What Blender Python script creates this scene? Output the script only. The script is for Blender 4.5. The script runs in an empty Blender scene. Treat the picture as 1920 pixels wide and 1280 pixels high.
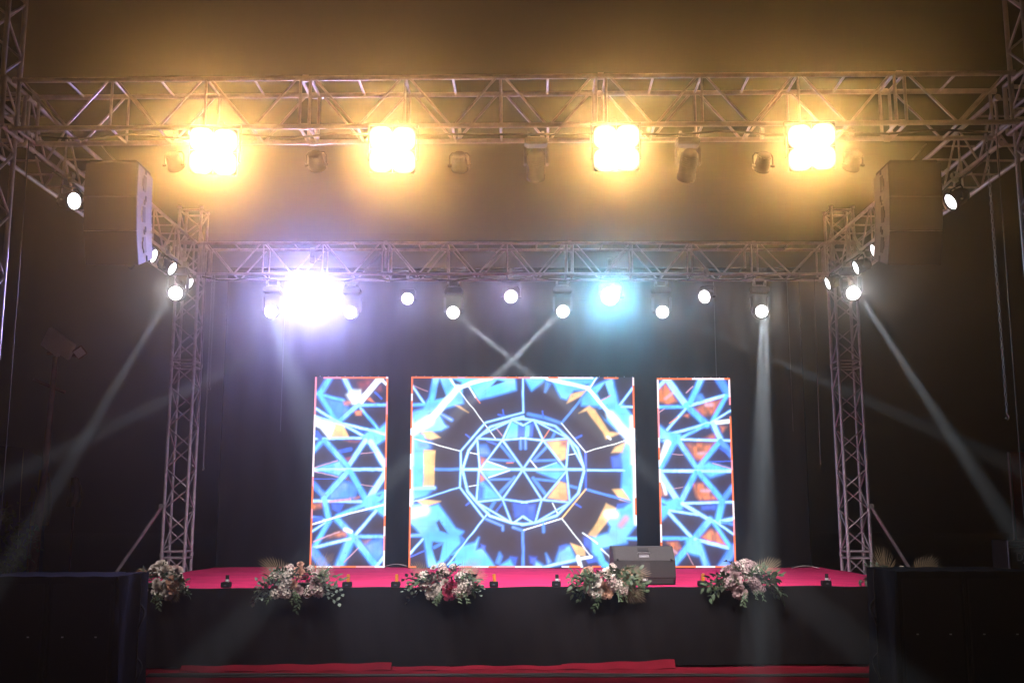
import bpy, bmesh, math, random
import numpy as np
from mathutils import Vector, Matrix, Euler
R = math.radians
random.seed(7)
scene = bpy.context.scene
COL = scene.collection

# ------------------------------------------------------------------ camera
CAMZ, PITCH, FPX = 1.84, R(9.345), 1975.0
cam_d = bpy.data.cameras.new('camera')
cam_d.sensor_width = 36.0
cam_d.lens = 36.0 * FPX / 1920.0
cam_d.clip_start = 0.05
cam_d.clip_end = 500
cam = bpy.data.objects.new('camera', cam_d)
cam.location = (0, 0, CAMZ)
cam.rotation_euler = (math.pi / 2 + PITCH, 0, 0)
COL.objects.link(cam)
scene.camera = cam

# ------------------------------------------------------------------ night sky, exposure, sampling
w = bpy.data.worlds.new('World')
scene.world = w
w.use_nodes = True
nt = w.node_tree
bg = nt.nodes['Background']
sky = nt.nodes.new('ShaderNodeTexSky')
sky.sky_type = 'NISHITA'
sky.sun_disc = False
sky.sun_elevation = R(-4)
sky.sun_rotation = R(200)
nt.links.new(sky.outputs[0], bg.inputs[0])
bg.inputs[1].default_value = 0.002
scene.view_settings.view_transform = 'Standard'
scene.view_settings.look = 'None'
scene.view_settings.exposure = 0.0
scene.view_settings.gamma = 1.0
cy = scene.cycles
cy.use_denoising = True
cy.max_bounces = 5
cy.diffuse_bounces = 3
cy.glossy_bounces = 3
cy.transmission_bounces = 2
cy.transparent_max_bounces = 6
cy.volume_bounces = 0
cy.sample_clamp_indirect = 3.0
cy.sample_clamp_direct = 0.0
cy.caustics_reflective = False
cy.caustics_refractive = False

HAZE_DENSITY = 0.005
HAZE_G = 0.955


def PT(px, py, Y):
    """a photo measurement at a known distance -> metres"""
    e = PITCH + math.atan((640.0 - py) / FPX)
    z = CAMZ + Y * math.tan(e)
    d = Y * math.cos(PITCH) + (z - CAMZ) * math.sin(PITCH)
    return Vector(((px - 960.0) / FPX * d, Y, z))


# ------------------------------------------------------------------ materials
def mat(name, color, rough=0.6, metal=0.0, var=0.0, vscale=8.0, bump=0.0, bscale=60.0, spec=0.5, sheen=0.0, stretch=None):
    m = bpy.data.materials.new(name)
    m.use_nodes = True
    n = m.node_tree
    b = n.nodes['Principled BSDF']
    b.inputs['Base Color'].default_value = (*color, 1)
    b.inputs['Roughness'].default_value = rough
    b.inputs['Metallic'].default_value = metal
    b.inputs['Specular IOR Level'].default_value = spec
    if sheen:
        b.inputs['Sheen Weight'].default_value = sheen
    tc = n.nodes.new('ShaderNodeTexCoord')
    src = tc.outputs['Object']
    if stretch:
        mp = n.nodes.new('ShaderNodeMapping')
        mp.inputs['Scale'].default_value = stretch
        n.links.new(src, mp.inputs[0])
        src = mp.outputs[0]
    if var:
        t = n.nodes.new('ShaderNodeTexNoise')
        t.inputs['Scale'].default_value = vscale
        t.inputs['Detail'].default_value = 6
        n.links.new(src, t.inputs['Vector'])
        r = n.nodes.new('ShaderNodeValToRGB')
        r.color_ramp.elements[0].position = 0.3
        r.color_ramp.elements[1].position = 0.7
        r.color_ramp.elements[0].color = (*[c * (1 - var) for c in color], 1)
        r.color_ramp.elements[1].color = (*[min(1, c * (1 + var)) for c in color], 1)
        n.links.new(t.outputs['Fac'], r.inputs[0])
        n.links.new(r.outputs[0], b.inputs['Base Color'])
        mr = n.nodes.new('ShaderNodeMapRange')
        mr.inputs['To Min'].default_value = max(0.05, rough - 0.12)
        mr.inputs['To Max'].default_value = min(1.0, rough + 0.12)
        n.links.new(t.outputs['Fac'], mr.inputs['Value'])
        n.links.new(mr.outputs[0], b.inputs['Roughness'])
    if bump:
        t2 = n.nodes.new('ShaderNodeTexNoise')
        t2.inputs['Scale'].default_value = bscale
        t2.inputs['Detail'].default_value = 5
        n.links.new(src, t2.inputs['Vector'])
        bp = n.nodes.new('ShaderNodeBump')
        bp.inputs['Strength'].default_value = bump
        bp.inputs['Distance'].default_value = 0.02
        n.links.new(t2.outputs['Fac'], bp.inputs['Height'])
        n.links.new(bp.outputs[0], b.inputs['Normal'])
    return m


def emis(name, color, strength, beads=0.0, soft=None):
    m = bpy.data.materials.new(name)
    m.use_nodes = True
    n = m.node_tree
    b = n.nodes['Principled BSDF']
    b.inputs['Base Color'].default_value = (0.05, 0.05, 0.05, 1)
    b.inputs['Emission Color'].default_value = (*color, 1)
    b.inputs['Emission Strength'].default_value = strength
    if soft:
        tc = n.nodes.new('ShaderNodeTexCoord')
        ln = n.nodes.new('ShaderNodeVectorMath'); ln.operation = 'LENGTH'
        n.links.new(tc.outputs['Object'], ln.inputs[0])
        r = n.nodes.new('ShaderNodeMapRange'); r.interpolation_type = 'SMOOTHSTEP'
        r.inputs['From Min'].default_value = soft[0]; r.inputs['From Max'].default_value = soft[1]
        r.inputs['To Min'].default_value = strength; r.inputs['To Max'].default_value = soft[2]
        n.links.new(ln.outputs['Value'], r.inputs['Value'])
        n.links.new(r.outputs[0], b.inputs['Emission Strength'])
    if beads:
        tc = n.nodes.new('ShaderNodeTexCoord')
        v = n.nodes.new('ShaderNodeTexVoronoi')
        v.inputs['Scale'].default_value = beads
        n.links.new(tc.outputs['Object'], v.inputs['Vector'])
        r = n.nodes.new('ShaderNodeMapRange')
        r.inputs['From Min'].default_value = 0.25
        r.inputs['From Max'].default_value = 0.6
        r.inputs['To Min'].default_value = strength
        r.inputs['To Max'].default_value = strength * 0.15
        n.links.new(v.outputs['Distance'], r.inputs['Value'])
        n.links.new(r.outputs[0], b.inputs['Emission Strength'])
    m.cycles.emission_sampling = 'NONE'
    return m


M = {}
M['alu'] = mat('aluminium tube', (0.58, 0.51, 0.56), 0.48, 0.6, 0.18, 9, 0.15, 40)
M['steel'] = mat('galvanised steel', (0.45, 0.44, 0.46), 0.45, 0.8, 0.15, 20)
M['black_metal'] = mat('black powder coat', (0.010, 0.010, 0.012), 0.75, 0.0, 0.3, 15, 0.1, 120, 0.2)
M['grey_plastic'] = mat('grey fixture plastic', (0.10, 0.10, 0.12), 0.5, 0.0, 0.2, 15)
M['speaker_side'] = mat('grey lacquered plywood', (0.12, 0.115, 0.125), 0.7, 0.0, 0.12, 12, 0.15, 90)
M['grille'] = mat('black speaker grille', (0.010, 0.010, 0.010), 0.8, 0.0, 0.2, 30, 0.4, 300)
M['rubber'] = mat('black rubber', (0.012, 0.012, 0.012), 0.7)
M['skirt'] = mat('black stage cloth', (0.010, 0.009, 0.010), 0.95, 0, 0.35, 1.4, 0.5, 5, 0.1, 0, (1, 1, 0.4))
M['backdrop'] = mat('black backdrop cloth', (0.007, 0.006, 0.008), 0.95, 0, 0.3, 1.0, 0.5, 4, 0.1, 0, (1, 1, 0.25))
M['cover'] = mat('dark canvas cover', (0.012, 0.010, 0.009), 0.85, 0, 0.4, 2.5, 0.5, 9, 0.3)
M['cover_side'] = mat('navy canvas cover', (0.011, 0.011, 0.020), 1.0, 0, 0.3, 3.0, 0.6, 7, 0.05, 0)
M['pink_carpet'] = mat('stage carpet', (0.68, 0.040, 0.155), 1.0, 0, 0.12, 2.2, 0.35, 160, 0.0, 0)
M['red_carpet'] = mat('red floor carpet', (0.19, 0.012, 0.024), 1.0, 0, 0.25, 1.7, 0.5, 90, 0.0, 0)
M['ground'] = mat('dark ground', (0.035, 0.032, 0.03), 0.95, 0, 0.4, 0.8, 0.5, 10)
M['monitor'] = mat('monitor paint', (0.018, 0.016, 0.015), 0.6, 0, 0.2, 25, 0.3, 200)
M['monitor_light'] = mat('monitor grey panel', (0.040, 0.036, 0.035), 0.6, 0, 0.15, 25, 0.2, 200)
M['orange'] = mat('orange tube', (0.75, 0.27, 0.03), 0.45, 0, 0.1, 30)
M['white'] = mat('white label', (0.7, 0.7, 0.7), 0.5)
M['cable'] = mat('black cable', (0.02, 0.02, 0.018), 0.5)
M['white_cable'] = mat('pale cable', (0.55, 0.5, 0.5), 0.5)
M['blue_tarp'] = mat('blue tarpaulin', (0.06, 0.07, 0.20), 0.6, 0, 0.3, 1.5, 0.5, 4)
M['yellow_cloth'] = mat('ochre cloth', (0.20, 0.15, 0.03), 0.9, 0, 0.3, 4, 0.5, 8)
M['green_cloth'] = mat('olive cloth', (0.12, 0.13, 0.04), 0.9, 0, 0.3, 4, 0.5, 8)
M['red_banner'] = mat('red banner cloth', (0.35, 0.012, 0.03), 0.8, 0, 0.2, 3, 0.4, 6)
M['leaf'] = mat('green leaf', (0.075, 0.13, 0.055), 0.55, 0, 0.45, 25)
M['leaf_grey'] = mat('eucalyptus leaf', (0.17, 0.24, 0.17), 0.55, 0, 0.35, 25)
M['palm'] = mat('dried palm frond', (0.42, 0.33, 0.20), 0.7, 0, 0.25, 25)
M['stem'] = mat('stem', (0.10, 0.11, 0.05), 0.7)
M['fl_white'] = mat('ivory petals', (0.76, 0.70, 0.60), 0.7, 0, 0.08, 30)
M['fl_blush'] = mat('blush petals', (0.58, 0.43, 0.38), 0.7, 0, 0.12, 30)
M['fl_peach'] = mat('peach petals', (0.58, 0.34, 0.22), 0.7, 0, 0.15, 30)
M['fl_pink'] = mat('pink petals', (0.58, 0.42, 0.41), 0.7, 0, 0.15, 30)
M['fl_red'] = mat('magenta petals', (0.42, 0.03, 0.09), 0.7, 0, 0.2, 30)
M['em_warm'] = emis('warm lamp', (1.0, 0.84, 0.55), 5, soft=(0.03, 0.125, 0.9))
M['em_white'] = emis('white lamp', (1.0, 0.98, 0.97), 3.5)
M['em_beads'] = emis('white led beads', (0.92, 0.92, 1.0), 4)
M['em_violet'] = emis('violet white lamp', (0.85, 0.85, 1.0), 6)
M['em_cyan'] = emis('cyan white lamp', (0.7, 0.93, 1.0), 6)
M['lens_dark'] = mat('dark glass lens', (0.05, 0.05, 0.06), 0.15, 0, 0, 8, 0, 60, 0.8)
M['flood'] = mat('unlit flood panel', (0.8, 0.78, 0.8), 0.5, 0, 0.05, 6)
M['pole'] = mat('rusty painted pole', (0.16, 0.06, 0.05), 0.7, 0.2, 0.3, 8)
M['pale'] = mat('pale board', (0.22, 0.22, 0.22), 0.8)


# ------------------------------------------------------------------ object helpers
def link(o, parent=None):
    COL.objects.link(o)
    if parent is not None:
        o.parent = parent
    return o


def tag(o, label=None, cat=None, group=None, kind=None):
    if label: o['label'] = label
    if cat: o['category'] = cat
    if group: o['group'] = group
    if kind: o['kind'] = kind
    return o


def empty(name, loc=(0, 0, 0), rot=(0, 0, 0), label=None, cat=None, group=None, parent=None):
    o = bpy.data.objects.new(name, None)
    o.empty_display_size = 0.1
    o.location = loc
    o.rotation_euler = rot
    link(o, parent)
    return tag(o, label, cat, group)


class MB:
    """mesh builder: shapes are added, then linked as ONE mesh object"""
    def __init__(s):
        s.v, s.f, s.sm = [], [], []

    def add(s, vs, fs, smooth=False):
        n = len(s.v)
        s.v += [tuple(p) for p in vs]
        s.f += [tuple(i + n for i in f) for f in fs]
        s.sm += [smooth] * len(fs)
        return s

    def box(s, c, d, rot=None, bev=0.0):
        bm = bmesh.new()
        bmesh.ops.create_cube(bm, size=1.0)
        bmesh.ops.scale(bm, vec=d, verts=bm.verts)
        if bev:
            bmesh.ops.bevel(bm, geom=bm.edges[:], offset=bev, segments=2, affect='EDGES', clamp_overlap=True)
        if rot is not None:
            bmesh.ops.rotate(bm, cent=(0, 0, 0), matrix=Euler(rot).to_matrix(), verts=bm.verts)
        bmesh.ops.translate(bm, vec=c, verts=bm.verts)
        bm.verts.index_update()
        s.add([v.co[:] for v in bm.verts], [[v.index for v in f.verts] for f in bm.faces])
        bm.free()
        return s

    def tube(s, pts, r, n=8, cap=True, taper=None):
        pts = [Vector(p) for p in pts]
        vs, fs = [], []
        prev = None
        for i, p in enumerate(pts):
            if i == 0: t = pts[1] - p
            elif i == len(pts) - 1: t = p - pts[i - 1]
            else: t = pts[i + 1] - pts[i - 1]
            t.normalize()
            if prev is None:
                a = t.orthogonal().normalized()
            else:
                a = (prev - t * prev.dot(t))
                a = a.normalized() if a.length > 1e-6 else t.orthogonal().normalized()
            prev = a
            b = t.cross(a)
            rr = r if taper is None else r * (1 + (taper - 1) * i / (len(pts) - 1))
            for k in range(n):
                an = 2 * math.pi * k / n
                vs.append(p + a * math.cos(an) * rr + b * math.sin(an) * rr)
        for i in range(len(pts) - 1):
            for k in range(n):
                fs.append((i * n + k, i * n + (k + 1) % n, (i + 1) * n + (k + 1) % n, (i + 1) * n + k))
        s.add(vs, fs, True)
        if cap:
            s.add(vs[:n], [tuple(reversed(range(n)))])
            s.add(vs[-n:], [tuple(range(n))])
        return s

    def lathe(s, prof, c=(0, 0, 0), axis='Z', n=24, smooth=True):
        vs, fs = [], []
        c = Vector(c)
        for (r, h) in prof:
            for k in range(n):
                an = 2 * math.pi * k / n
                x, y = r * math.cos(an), r * math.sin(an)
                p = {'Z': (x, y, h), 'Y': (x, h, y), 'X': (h, x, y)}[axis]
                vs.append(c + Vector(p))
        for i in range(len(prof) - 1):
            for k in range(n):
                q = (i * n + k, i * n + (k + 1) % n, (i + 1) * n + (k + 1) % n, (i + 1) * n + k)
                fs.append(q if axis != 'Y' else q[::-1])
        s.add(vs, fs, smooth)
        return s

    def mesh(s, name):
        me = bpy.data.meshes.new(name)
        me.from_pydata(s.v, [], s.f)
        me.polygons.foreach_set('use_smooth', s.sm)
        me.update()
        return me

    def build(s, name, m, parent=None, loc=None, rot=None):
        me = s.mesh(name)
        me.materials.append(m)
        o = bpy.data.objects.new(name, me)
        if loc is not None: o.location = loc
        if rot is not None: o.rotation_euler = rot
        return link(o, parent)


def inst(me, name, parent, loc=(0, 0, 0), rot=(0, 0, 0), scale=None):
    o = bpy.data.objects.new(name, me)
    o.location = loc
    o.rotation_euler = rot
    if scale is not None: o.scale = scale
    return link(o, parent)


def meshed(mb, name, m):
    me = mb.mesh(name)
    me.materials.append(m)
    return me


def grid_sheet(fn, nu, nv):
    vs = [fn(i / nu, j / nv) for j in range(nv + 1) for i in range(nu + 1)]
    fs = [(j * (nu + 1) + i, j * (nu + 1) + i + 1, (j + 1) * (nu + 1) + i + 1, (j + 1) * (nu + 1) + i) for j in range(nv) for i in range(nu)]
    return vs, fs


def spot(name, loc, target, watts, color, cone, blend=0.2, radius=0.03, parent=None):
    d = bpy.data.lights.new(name, 'SPOT')
    d.energy = watts
    d.color = color
    d.spot_size = R(cone)
    d.spot_blend = blend
    d.shadow_soft_size = radius
    o = bpy.data.objects.new(name, d)
    o.location = loc
    v = Vector(target) - Vector(loc)
    o.rotation_euler = v.to_track_quat('-Z', 'Y').to_euler()
    COL.objects.link(o)
    return o


# ------------------------------------------------------------------ setting
def struct(o):
    o['kind'] = 'structure'
    return o


mb = MB()
mb.add([(-70, -6, 0), (70, -6, 0), (70, 110, 0), (-70, 110, 0)], [(0, 1, 2, 3)])
struct(mb.build('ground', M['ground']))

# stage geometry (yawed a touch: the right end is further away)
SZ = 0.955
FL, FR = 13.12, 13.55            # front edge depth at left / right end
SXL, SXR = -5.12, 5.30
def fy(x): return FL + (FR - FL) * (x - SXL) / (SXR - SXL)
BY = 18.5
stage = empty('stage', (0, 15, 0), label='raised stage with pink carpet top and black cloth skirt', cat='stage')
def carpet(u, v):
    x = SXL + (SXR - SXL) * u
    y = fy(x) - 0.02 + (BY - fy(x)) * v
    return (x, y - 15, SZ + 0.006 * math.sin(x * 3.1 + y) * math.sin(y * 2.3))
mb = MB(); mb.add(*grid_sheet(carpet, 60, 30), True)
# solid platform below the carpet
mb.build('carpet', M['pink_carpet'], stage)
mb = MB()
pl = [(SXL + .03, fy(SXL) + .05), (SXR - .03, fy(SXR) + .05), (SXR - .03, BY - .03), (SXL + .03, BY - .03)]
mb.add([(x, y - 15, 0.02) for x, y in pl] + [(x, y - 15, SZ - 0.03) for x, y in pl],
       [(0, 1, 2, 3), (7, 6, 5, 4), (0, 4, 5, 1), (1, 5, 6, 2), (2, 6, 7, 3), (3, 7, 4, 0)])
mb.build('platform', M['black_metal'], stage)
def skirt(u, v):
    x = SXL - 0.02 + (SXR - SXL + 0.04) * u
    z = 0.035 + (SZ - 0.03) * v
    wv = (1 - v) ** 0.6
    y = fy(x) - 0.05 - 0.018 * wv * math.sin(x * 9 + 1.3 * math.sin(x * 2.1)) - 0.02 * wv * math.sin(x * 3.3 + z * 2) - 0.008 * math.sin(x * 21 + z * 5) * wv
    sag = 0.006 * math.sin(x * 2.3) + 0.004 * math.sin(x * 7.1)
    return (x, y - 15, z + sag * v)
mb = MB(); mb.add(*grid_sheet(skirt, 400, 14), True)
sk = mb.build('skirt', M['skirt'], stage)
def skirt_top(u, v):
    x = SXL - 0.02 + (SXR - SXL + 0.04) * u
    sag = 0.006 * math.sin(x * 2.3) + 0.004 * math.sin(x * 7.1)
    return (x, fy(x) - 0.05 + 0.06 * v - 15, SZ + 0.005 + sag + 0.006 * math.sin(v * 3.1))
mb = MB(); mb.add(*grid_sheet(skirt_top, 200, 2), True)
mb.build('skirt_hem', M['skirt'], stage)

# red carpet on the ground in front of the stage + folded strips at the foot of the skirt
mb = MB()
mb.add(*grid_sheet(lambda u, v: (-5.6 + 11 * u, 8.5 + (6.4) * v, 0.006 + 0.004 * math.sin(u * 37) * math.sin(v * 23)), 60, 30), True)
struct(mb.build('floor_carpet', M['red_carpet']))
for (x0, x1, h0, h1, d) in ((-3.95, -1.45, 0.05, 0.075, 'left'), (-1.44, 0.6, 0.03, 0.035, 'middle'), (0.6, 1.98, 0.045, 0.095, 'right')):
    mb = MB()
    def strip(u, v, x0=x0, x1=x1, h0=h0, h1=h1):
        x = x0 + (x1 - x0) * u
        return (x, fy(x) - 0.12 - 0.10 * (1 - v) - 0.015 * math.sin(x * 5), 0.012 + (h0 + (h1 - h0) * u) * v + 0.006 * math.sin(x * 11))
    mb.add(*grid_sheet(strip, 40, 3), True)
    tag(mb.build('carpet_strip', M['red_carpet']),
        {'left': 'red carpet flap at the foot of the black skirt, left of the others',
         'middle': 'low flat red carpet flap between the two taller flaps',
         'right': 'red carpet flap with raised square end right of the centre'}[d], 'carpet', 'red carpet flaps along the skirt')

# cables on the ground
def wander(x0, x1, y, z, amp, ph, n=60, lift=0.0):
    return [(x0 + (x1 - x0) * i / n, y + amp * math.sin(i * 0.23 + ph) + 0.4 * amp * math.sin(i * 0.61 + 2 * ph), z + lift * math.sin(i * .4 + ph)) for i in range(n + 1)]
for k, (y, lab) in enumerate(((12.66, 'thick black cable on red carpet, nearest the skirt'), (12.58, 'black cable wandering over red carpet, middle of the bundle'), (12.50, 'black cable on red carpet, furthest from the skirt'))):
    mb = MB(); mb.tube(wander(-4.2, 4.4, y, 0.024, 0.03, k * 1.7), 0.011, 6)
    tag(mb.build('floor_cable', M['cable']), lab, 'cable', 'cables on the red carpet')

# backdrop
def drop(u, v):
    x = -5.15 + 10.35 * u
    y = 18.75 + 0.035 * math.sin(x * 5.5 + 0.8 * math.sin(x * 1.7)) * (0.4 + 0.6 * (1 - v)) + 0.02 * math.sin(x * 13)
    return (x, y, 0.05 + 6.2 * v)
bd = empty('backdrop', (0, 18.75, 0), label='tall black cloth backdrop hanging behind the three screens', cat='backdrop')
mb = MB(); mb.add([(a, b - 18.75, c) for a, b, c in grid_sheet(drop, 200, 10)[0]], grid_sheet(drop, 200, 10)[1], True)
mb.build('cloth', M['backdrop'], bd)
mb = MB(); mb.tube([(-5.2, 0, 6.27), (5.25, 0, 6.27)], 0.025)
mb.build('top_pipe', M['black_metal'], bd)
for x in (-5.17, 0.35, 5.22):
    mb = MB(); mb.tube([(x, 0.09, 0), (x, 0.09, 6.27)], 0.03); mb.build('upright', M['black_metal'], bd)
for x in (-4.1, 3.05 + .6, 5.28 - .3):
    mb = MB(); mb.tube([(x, -0.09, 3.3), (x, -0.09, 6.2)], 0.006, 5); mb.build('seam_cord', M['grey_plastic'], bd)

# ------------------------------------------------------------------ trusses
CH, BR = 0.026, 0.0135
chord_cache, brace_cache, coupler_cache = {}, {}, {}
def tube_mesh(L, r, cache, nm):
    k = round(L, 3)
    if k not in cache:
        cache[k] = meshed(MB().tube([(0, 0, 0), (L, 0, 0)], r, 10 if r > .02 else 7), nm, M['alu'])
    return cache[k]
def rod(a, b, r, cache, nm, parent):
    a, b = Vector(a), Vector(b)
    me = tube_mesh((b - a).length, r, cache, nm)
    q = (b - a).to_track_quat('X', 'Z').to_euler()
    return inst(me, nm, parent, a, q)

def box_segment(parent, o, ax, up, side, L, w, h, bays, style='V', ph=0):
    """o: corner; ax/up/side unit vectors; one bolted truss section = part, its tubes = sub-parts"""
    sg = empty('truss_segment', parent=parent)
    o, ax, up, side = map(Vector, (o, ax, up, side))
    P = lambda a, u, s: o + ax * a + up * (u * h) + side * (s * w)
    for u in (0, 1):
        for s in (0, 1):
            rod(P(0.01, u, s), P(L - 0.01, u, s), CH, chord_cache, 'chord', sg)
    # end frames
    for a in (0.05, L - 0.05):
        mb = MB()
        for (p, q) in (((0, 0), (1, 0)), ((1, 0), (1, 1)), ((1, 1), (0, 1)), ((0, 1), (0, 0))):
            mb.tube([P(a, *p), P(a, *q)], 0.017, 7)
        mb.build('end_frame', M['alu'], sg)
    for u in (0, 1):
        for s in (0, 1):
            for a0, a1 in ((-0.012, 0.03), (L - 0.03, L + 0.012)):
                rod(P(a0, u, s), P(a1, u, s), CH + 0.009, coupler_cache, 'coupler', sg)
    l = L - 0.1
    b = l / bays
    if style == 'V':
        for s in (0, 1):
            for i in range(bays):
                a0 = 0.05 + i * b
                if i: rod(P(a0, 0, s), P(a0, 1, s), BR, brace_cache, 'brace', sg)
                rod(P(a0 + 0.04, 1, s), P(a0 + b / 2 - .015, 0, s), BR, brace_cache, 'brace', sg)
                rod(P(a0 + b / 2 + .015, 0, s), P(a0 + b - 0.04, 1, s), BR, brace_cache, 'brace', sg)
        for i in range(bays * 2 - 1):
            a0 = 0.05 + (i + 1) * b / 2
            rod(P(a0, 0, 0), P(a0, 0, 1), BR, brace_cache, 'brace', sg)
            rod(P(a0, 1, 0), P(a0, 1, 1), BR, brace_cache, 'brace', sg)
    else:
        for i in range(bays):
            a0, a1 = 0.05 + i * b, 0.05 + (i + 1) * b
            k = (i + ph) % 2
            rod(P(a0 + .01, k, 0), P(a1 - .01, 1 - k, 0), BR, brace_cache, 'brace', sg)
            rod(P(a0 + .01, 1 - k, 1), P(a1 - .01, k, 1), BR, brace_cache, 'brace', sg)
            rod(P(a0 + .01, 0, k), P(a1 - .01, 0, 1 - k), BR, brace_cache, 'brace', sg)
            rod(P(a0 + .01, 1, 1 - k), P(a1 - .01, 1, k), BR, brace_cache, 'brace', sg)
    return sg

TB, TH, TW = 5.745, 0.52, 0.45        # underside height, height, width of the roof trusses
YF, YR = 10.21, 16.9
front = empty('roof_truss', (0, YF, TB), label='long horizontal front truss carrying the four glaring warm lamps', cat='truss', group='horizontal roof trusses')
front.rotation_euler = (0, 0, -R(1.0))
cuts = [-5.14, -2.12, 0.907, 3.94, 5.1]
for a, b in zip(cuts, cuts[1:]):
    box_segment(front, (a, 0, 0), (1, 0, 0), (0, 0, 1), (0, 1, 0), b - a, TW, TH, 3 if b - a > 2 else 1)
rear = empty('roof_truss', (0, YR, TB), label='horizontal rear truss above the screens with a row of small lamps', cat='truss', group='horizontal roof trusses')
cuts = [-5.13, -2.09, 0.95, 3.99, 5.2]
for a, b in zip(cuts, cuts[1:]):
    box_segment(rear, (a, 0, 0), (1, 0, 0), (0, 0, 1), (0, 1, 0), b - a, TW, TH, 3 if b - a > 2 else 1)
for sx, lab in ((-1, 'left side truss running from front tower back to rear tower'), (1, 'right side truss running from front tower back to rear tower')):
    x0 = -5.66 if sx < 0 else 5.22
    t = empty('roof_truss', (x0, 10.75, TB), label=lab, cat='truss', group='horizontal roof trusses')
    box_segment(t, (0, 0, 0), (0, 1, 0), (0, 0, 1), (1, 0, 0), 3.03, TW, TH, 3)
    box_segment(t, (0, 3.05, 0), (0, 1, 0), (0, 0, 1), (1, 0, 0), 3.03, TW, TH, 3)

# truss towers
W = 0.36
def tower(x, y, secs, label, ph):
    t = empty('truss_tower', (x, y, 0), label=label, cat='tower', group='truss towers at the stage corners')
    for a, b in zip(secs, secs[1:]):
        n = max(2, round((b - a) / 0.34))
        box_segment(t, (0, 0, a), (0, 0, 1), (1, 0, 0), (0, 1, 0), b - a, W, W, n, 'Z', ph)
    mb = MB(); mb.box((W / 2, W / 2, 0.02), (0.75, 0.75, 0.04), bev=0.005)
    for p in ((-.15, -.15), (-.15, W + .15), (W + .15, -.15), (W + .15, W + .15)):
        mb.tube([(p[0], p[1], 0), (p[0], p[1], 0.09)], 0.02, 8)
    mb.build('base_plate', M['steel'], t)
    # sleeve block that carries the roof truss
    mb = MB()
    e = 0.05
    cs = [(-e, -e), (W + e, -e), (W + e, W + e), (-e, W + e)]
    for z in (TB, TB + TH):
        for i in range(4):
            mb.tube([(*cs[i], z), (*cs[(i + 1) % 4], z)], 0.025, 8)
    for c in cs:
        mb.tube([(*c, TB), (*c, TB + TH)], 0.025, 8)
    mb.build('sleeve_block', M['alu'], t)
    return t
tl = tower(-5.53, 16.95, [0.05, 1.22, 4.27, 6.9], 'rear left aluminium lattice tower lit violet beside the chains', 0)
tr = tower(5.31, 16.95, [0.05, 1.22, 4.27, 6.9], 'rear right aluminium lattice tower with reddish braces', 1)
fl = tower(-5.60, 10.25, [0.05, 2.9, 5.95, 8.9], 'front left lattice tower cut by the left picture edge', 0)
fr = tower(5.21, 10.05, [0.05, 2.9, 5.95, 8.9], 'front right lattice tower beside the hanging chain at the right edge', 1)
for x0, x1, lab in ((-5.56, -6.8, 'slanting grey outrigger pole propping the rear left tower'), (5.7, 6.8, 'slanting grey outrigger pole propping the rear right tower')):
    o = empty('outrigger', (x0, 16.95, 0), label=lab, cat='brace pole', group='outriggers at the rear towers')
    mb = MB(); mb.tube([(0, 0, 1.98), (x1 - x0, -0.1, 0.02)], 0.026, 10); mb.build('tube', M['alu'], o)
    mb = MB(); mb.box((0, 0, 1.98), (0.09, 0.09, 0.07), bev=.01); mb.build('clamp', M['steel'], o)
    mb = MB(); mb.box((x1 - x0, -0.1, 0.015), (0.16, 0.16, 0.03), bev=.004); mb.build('foot', M['steel'], o)

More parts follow.
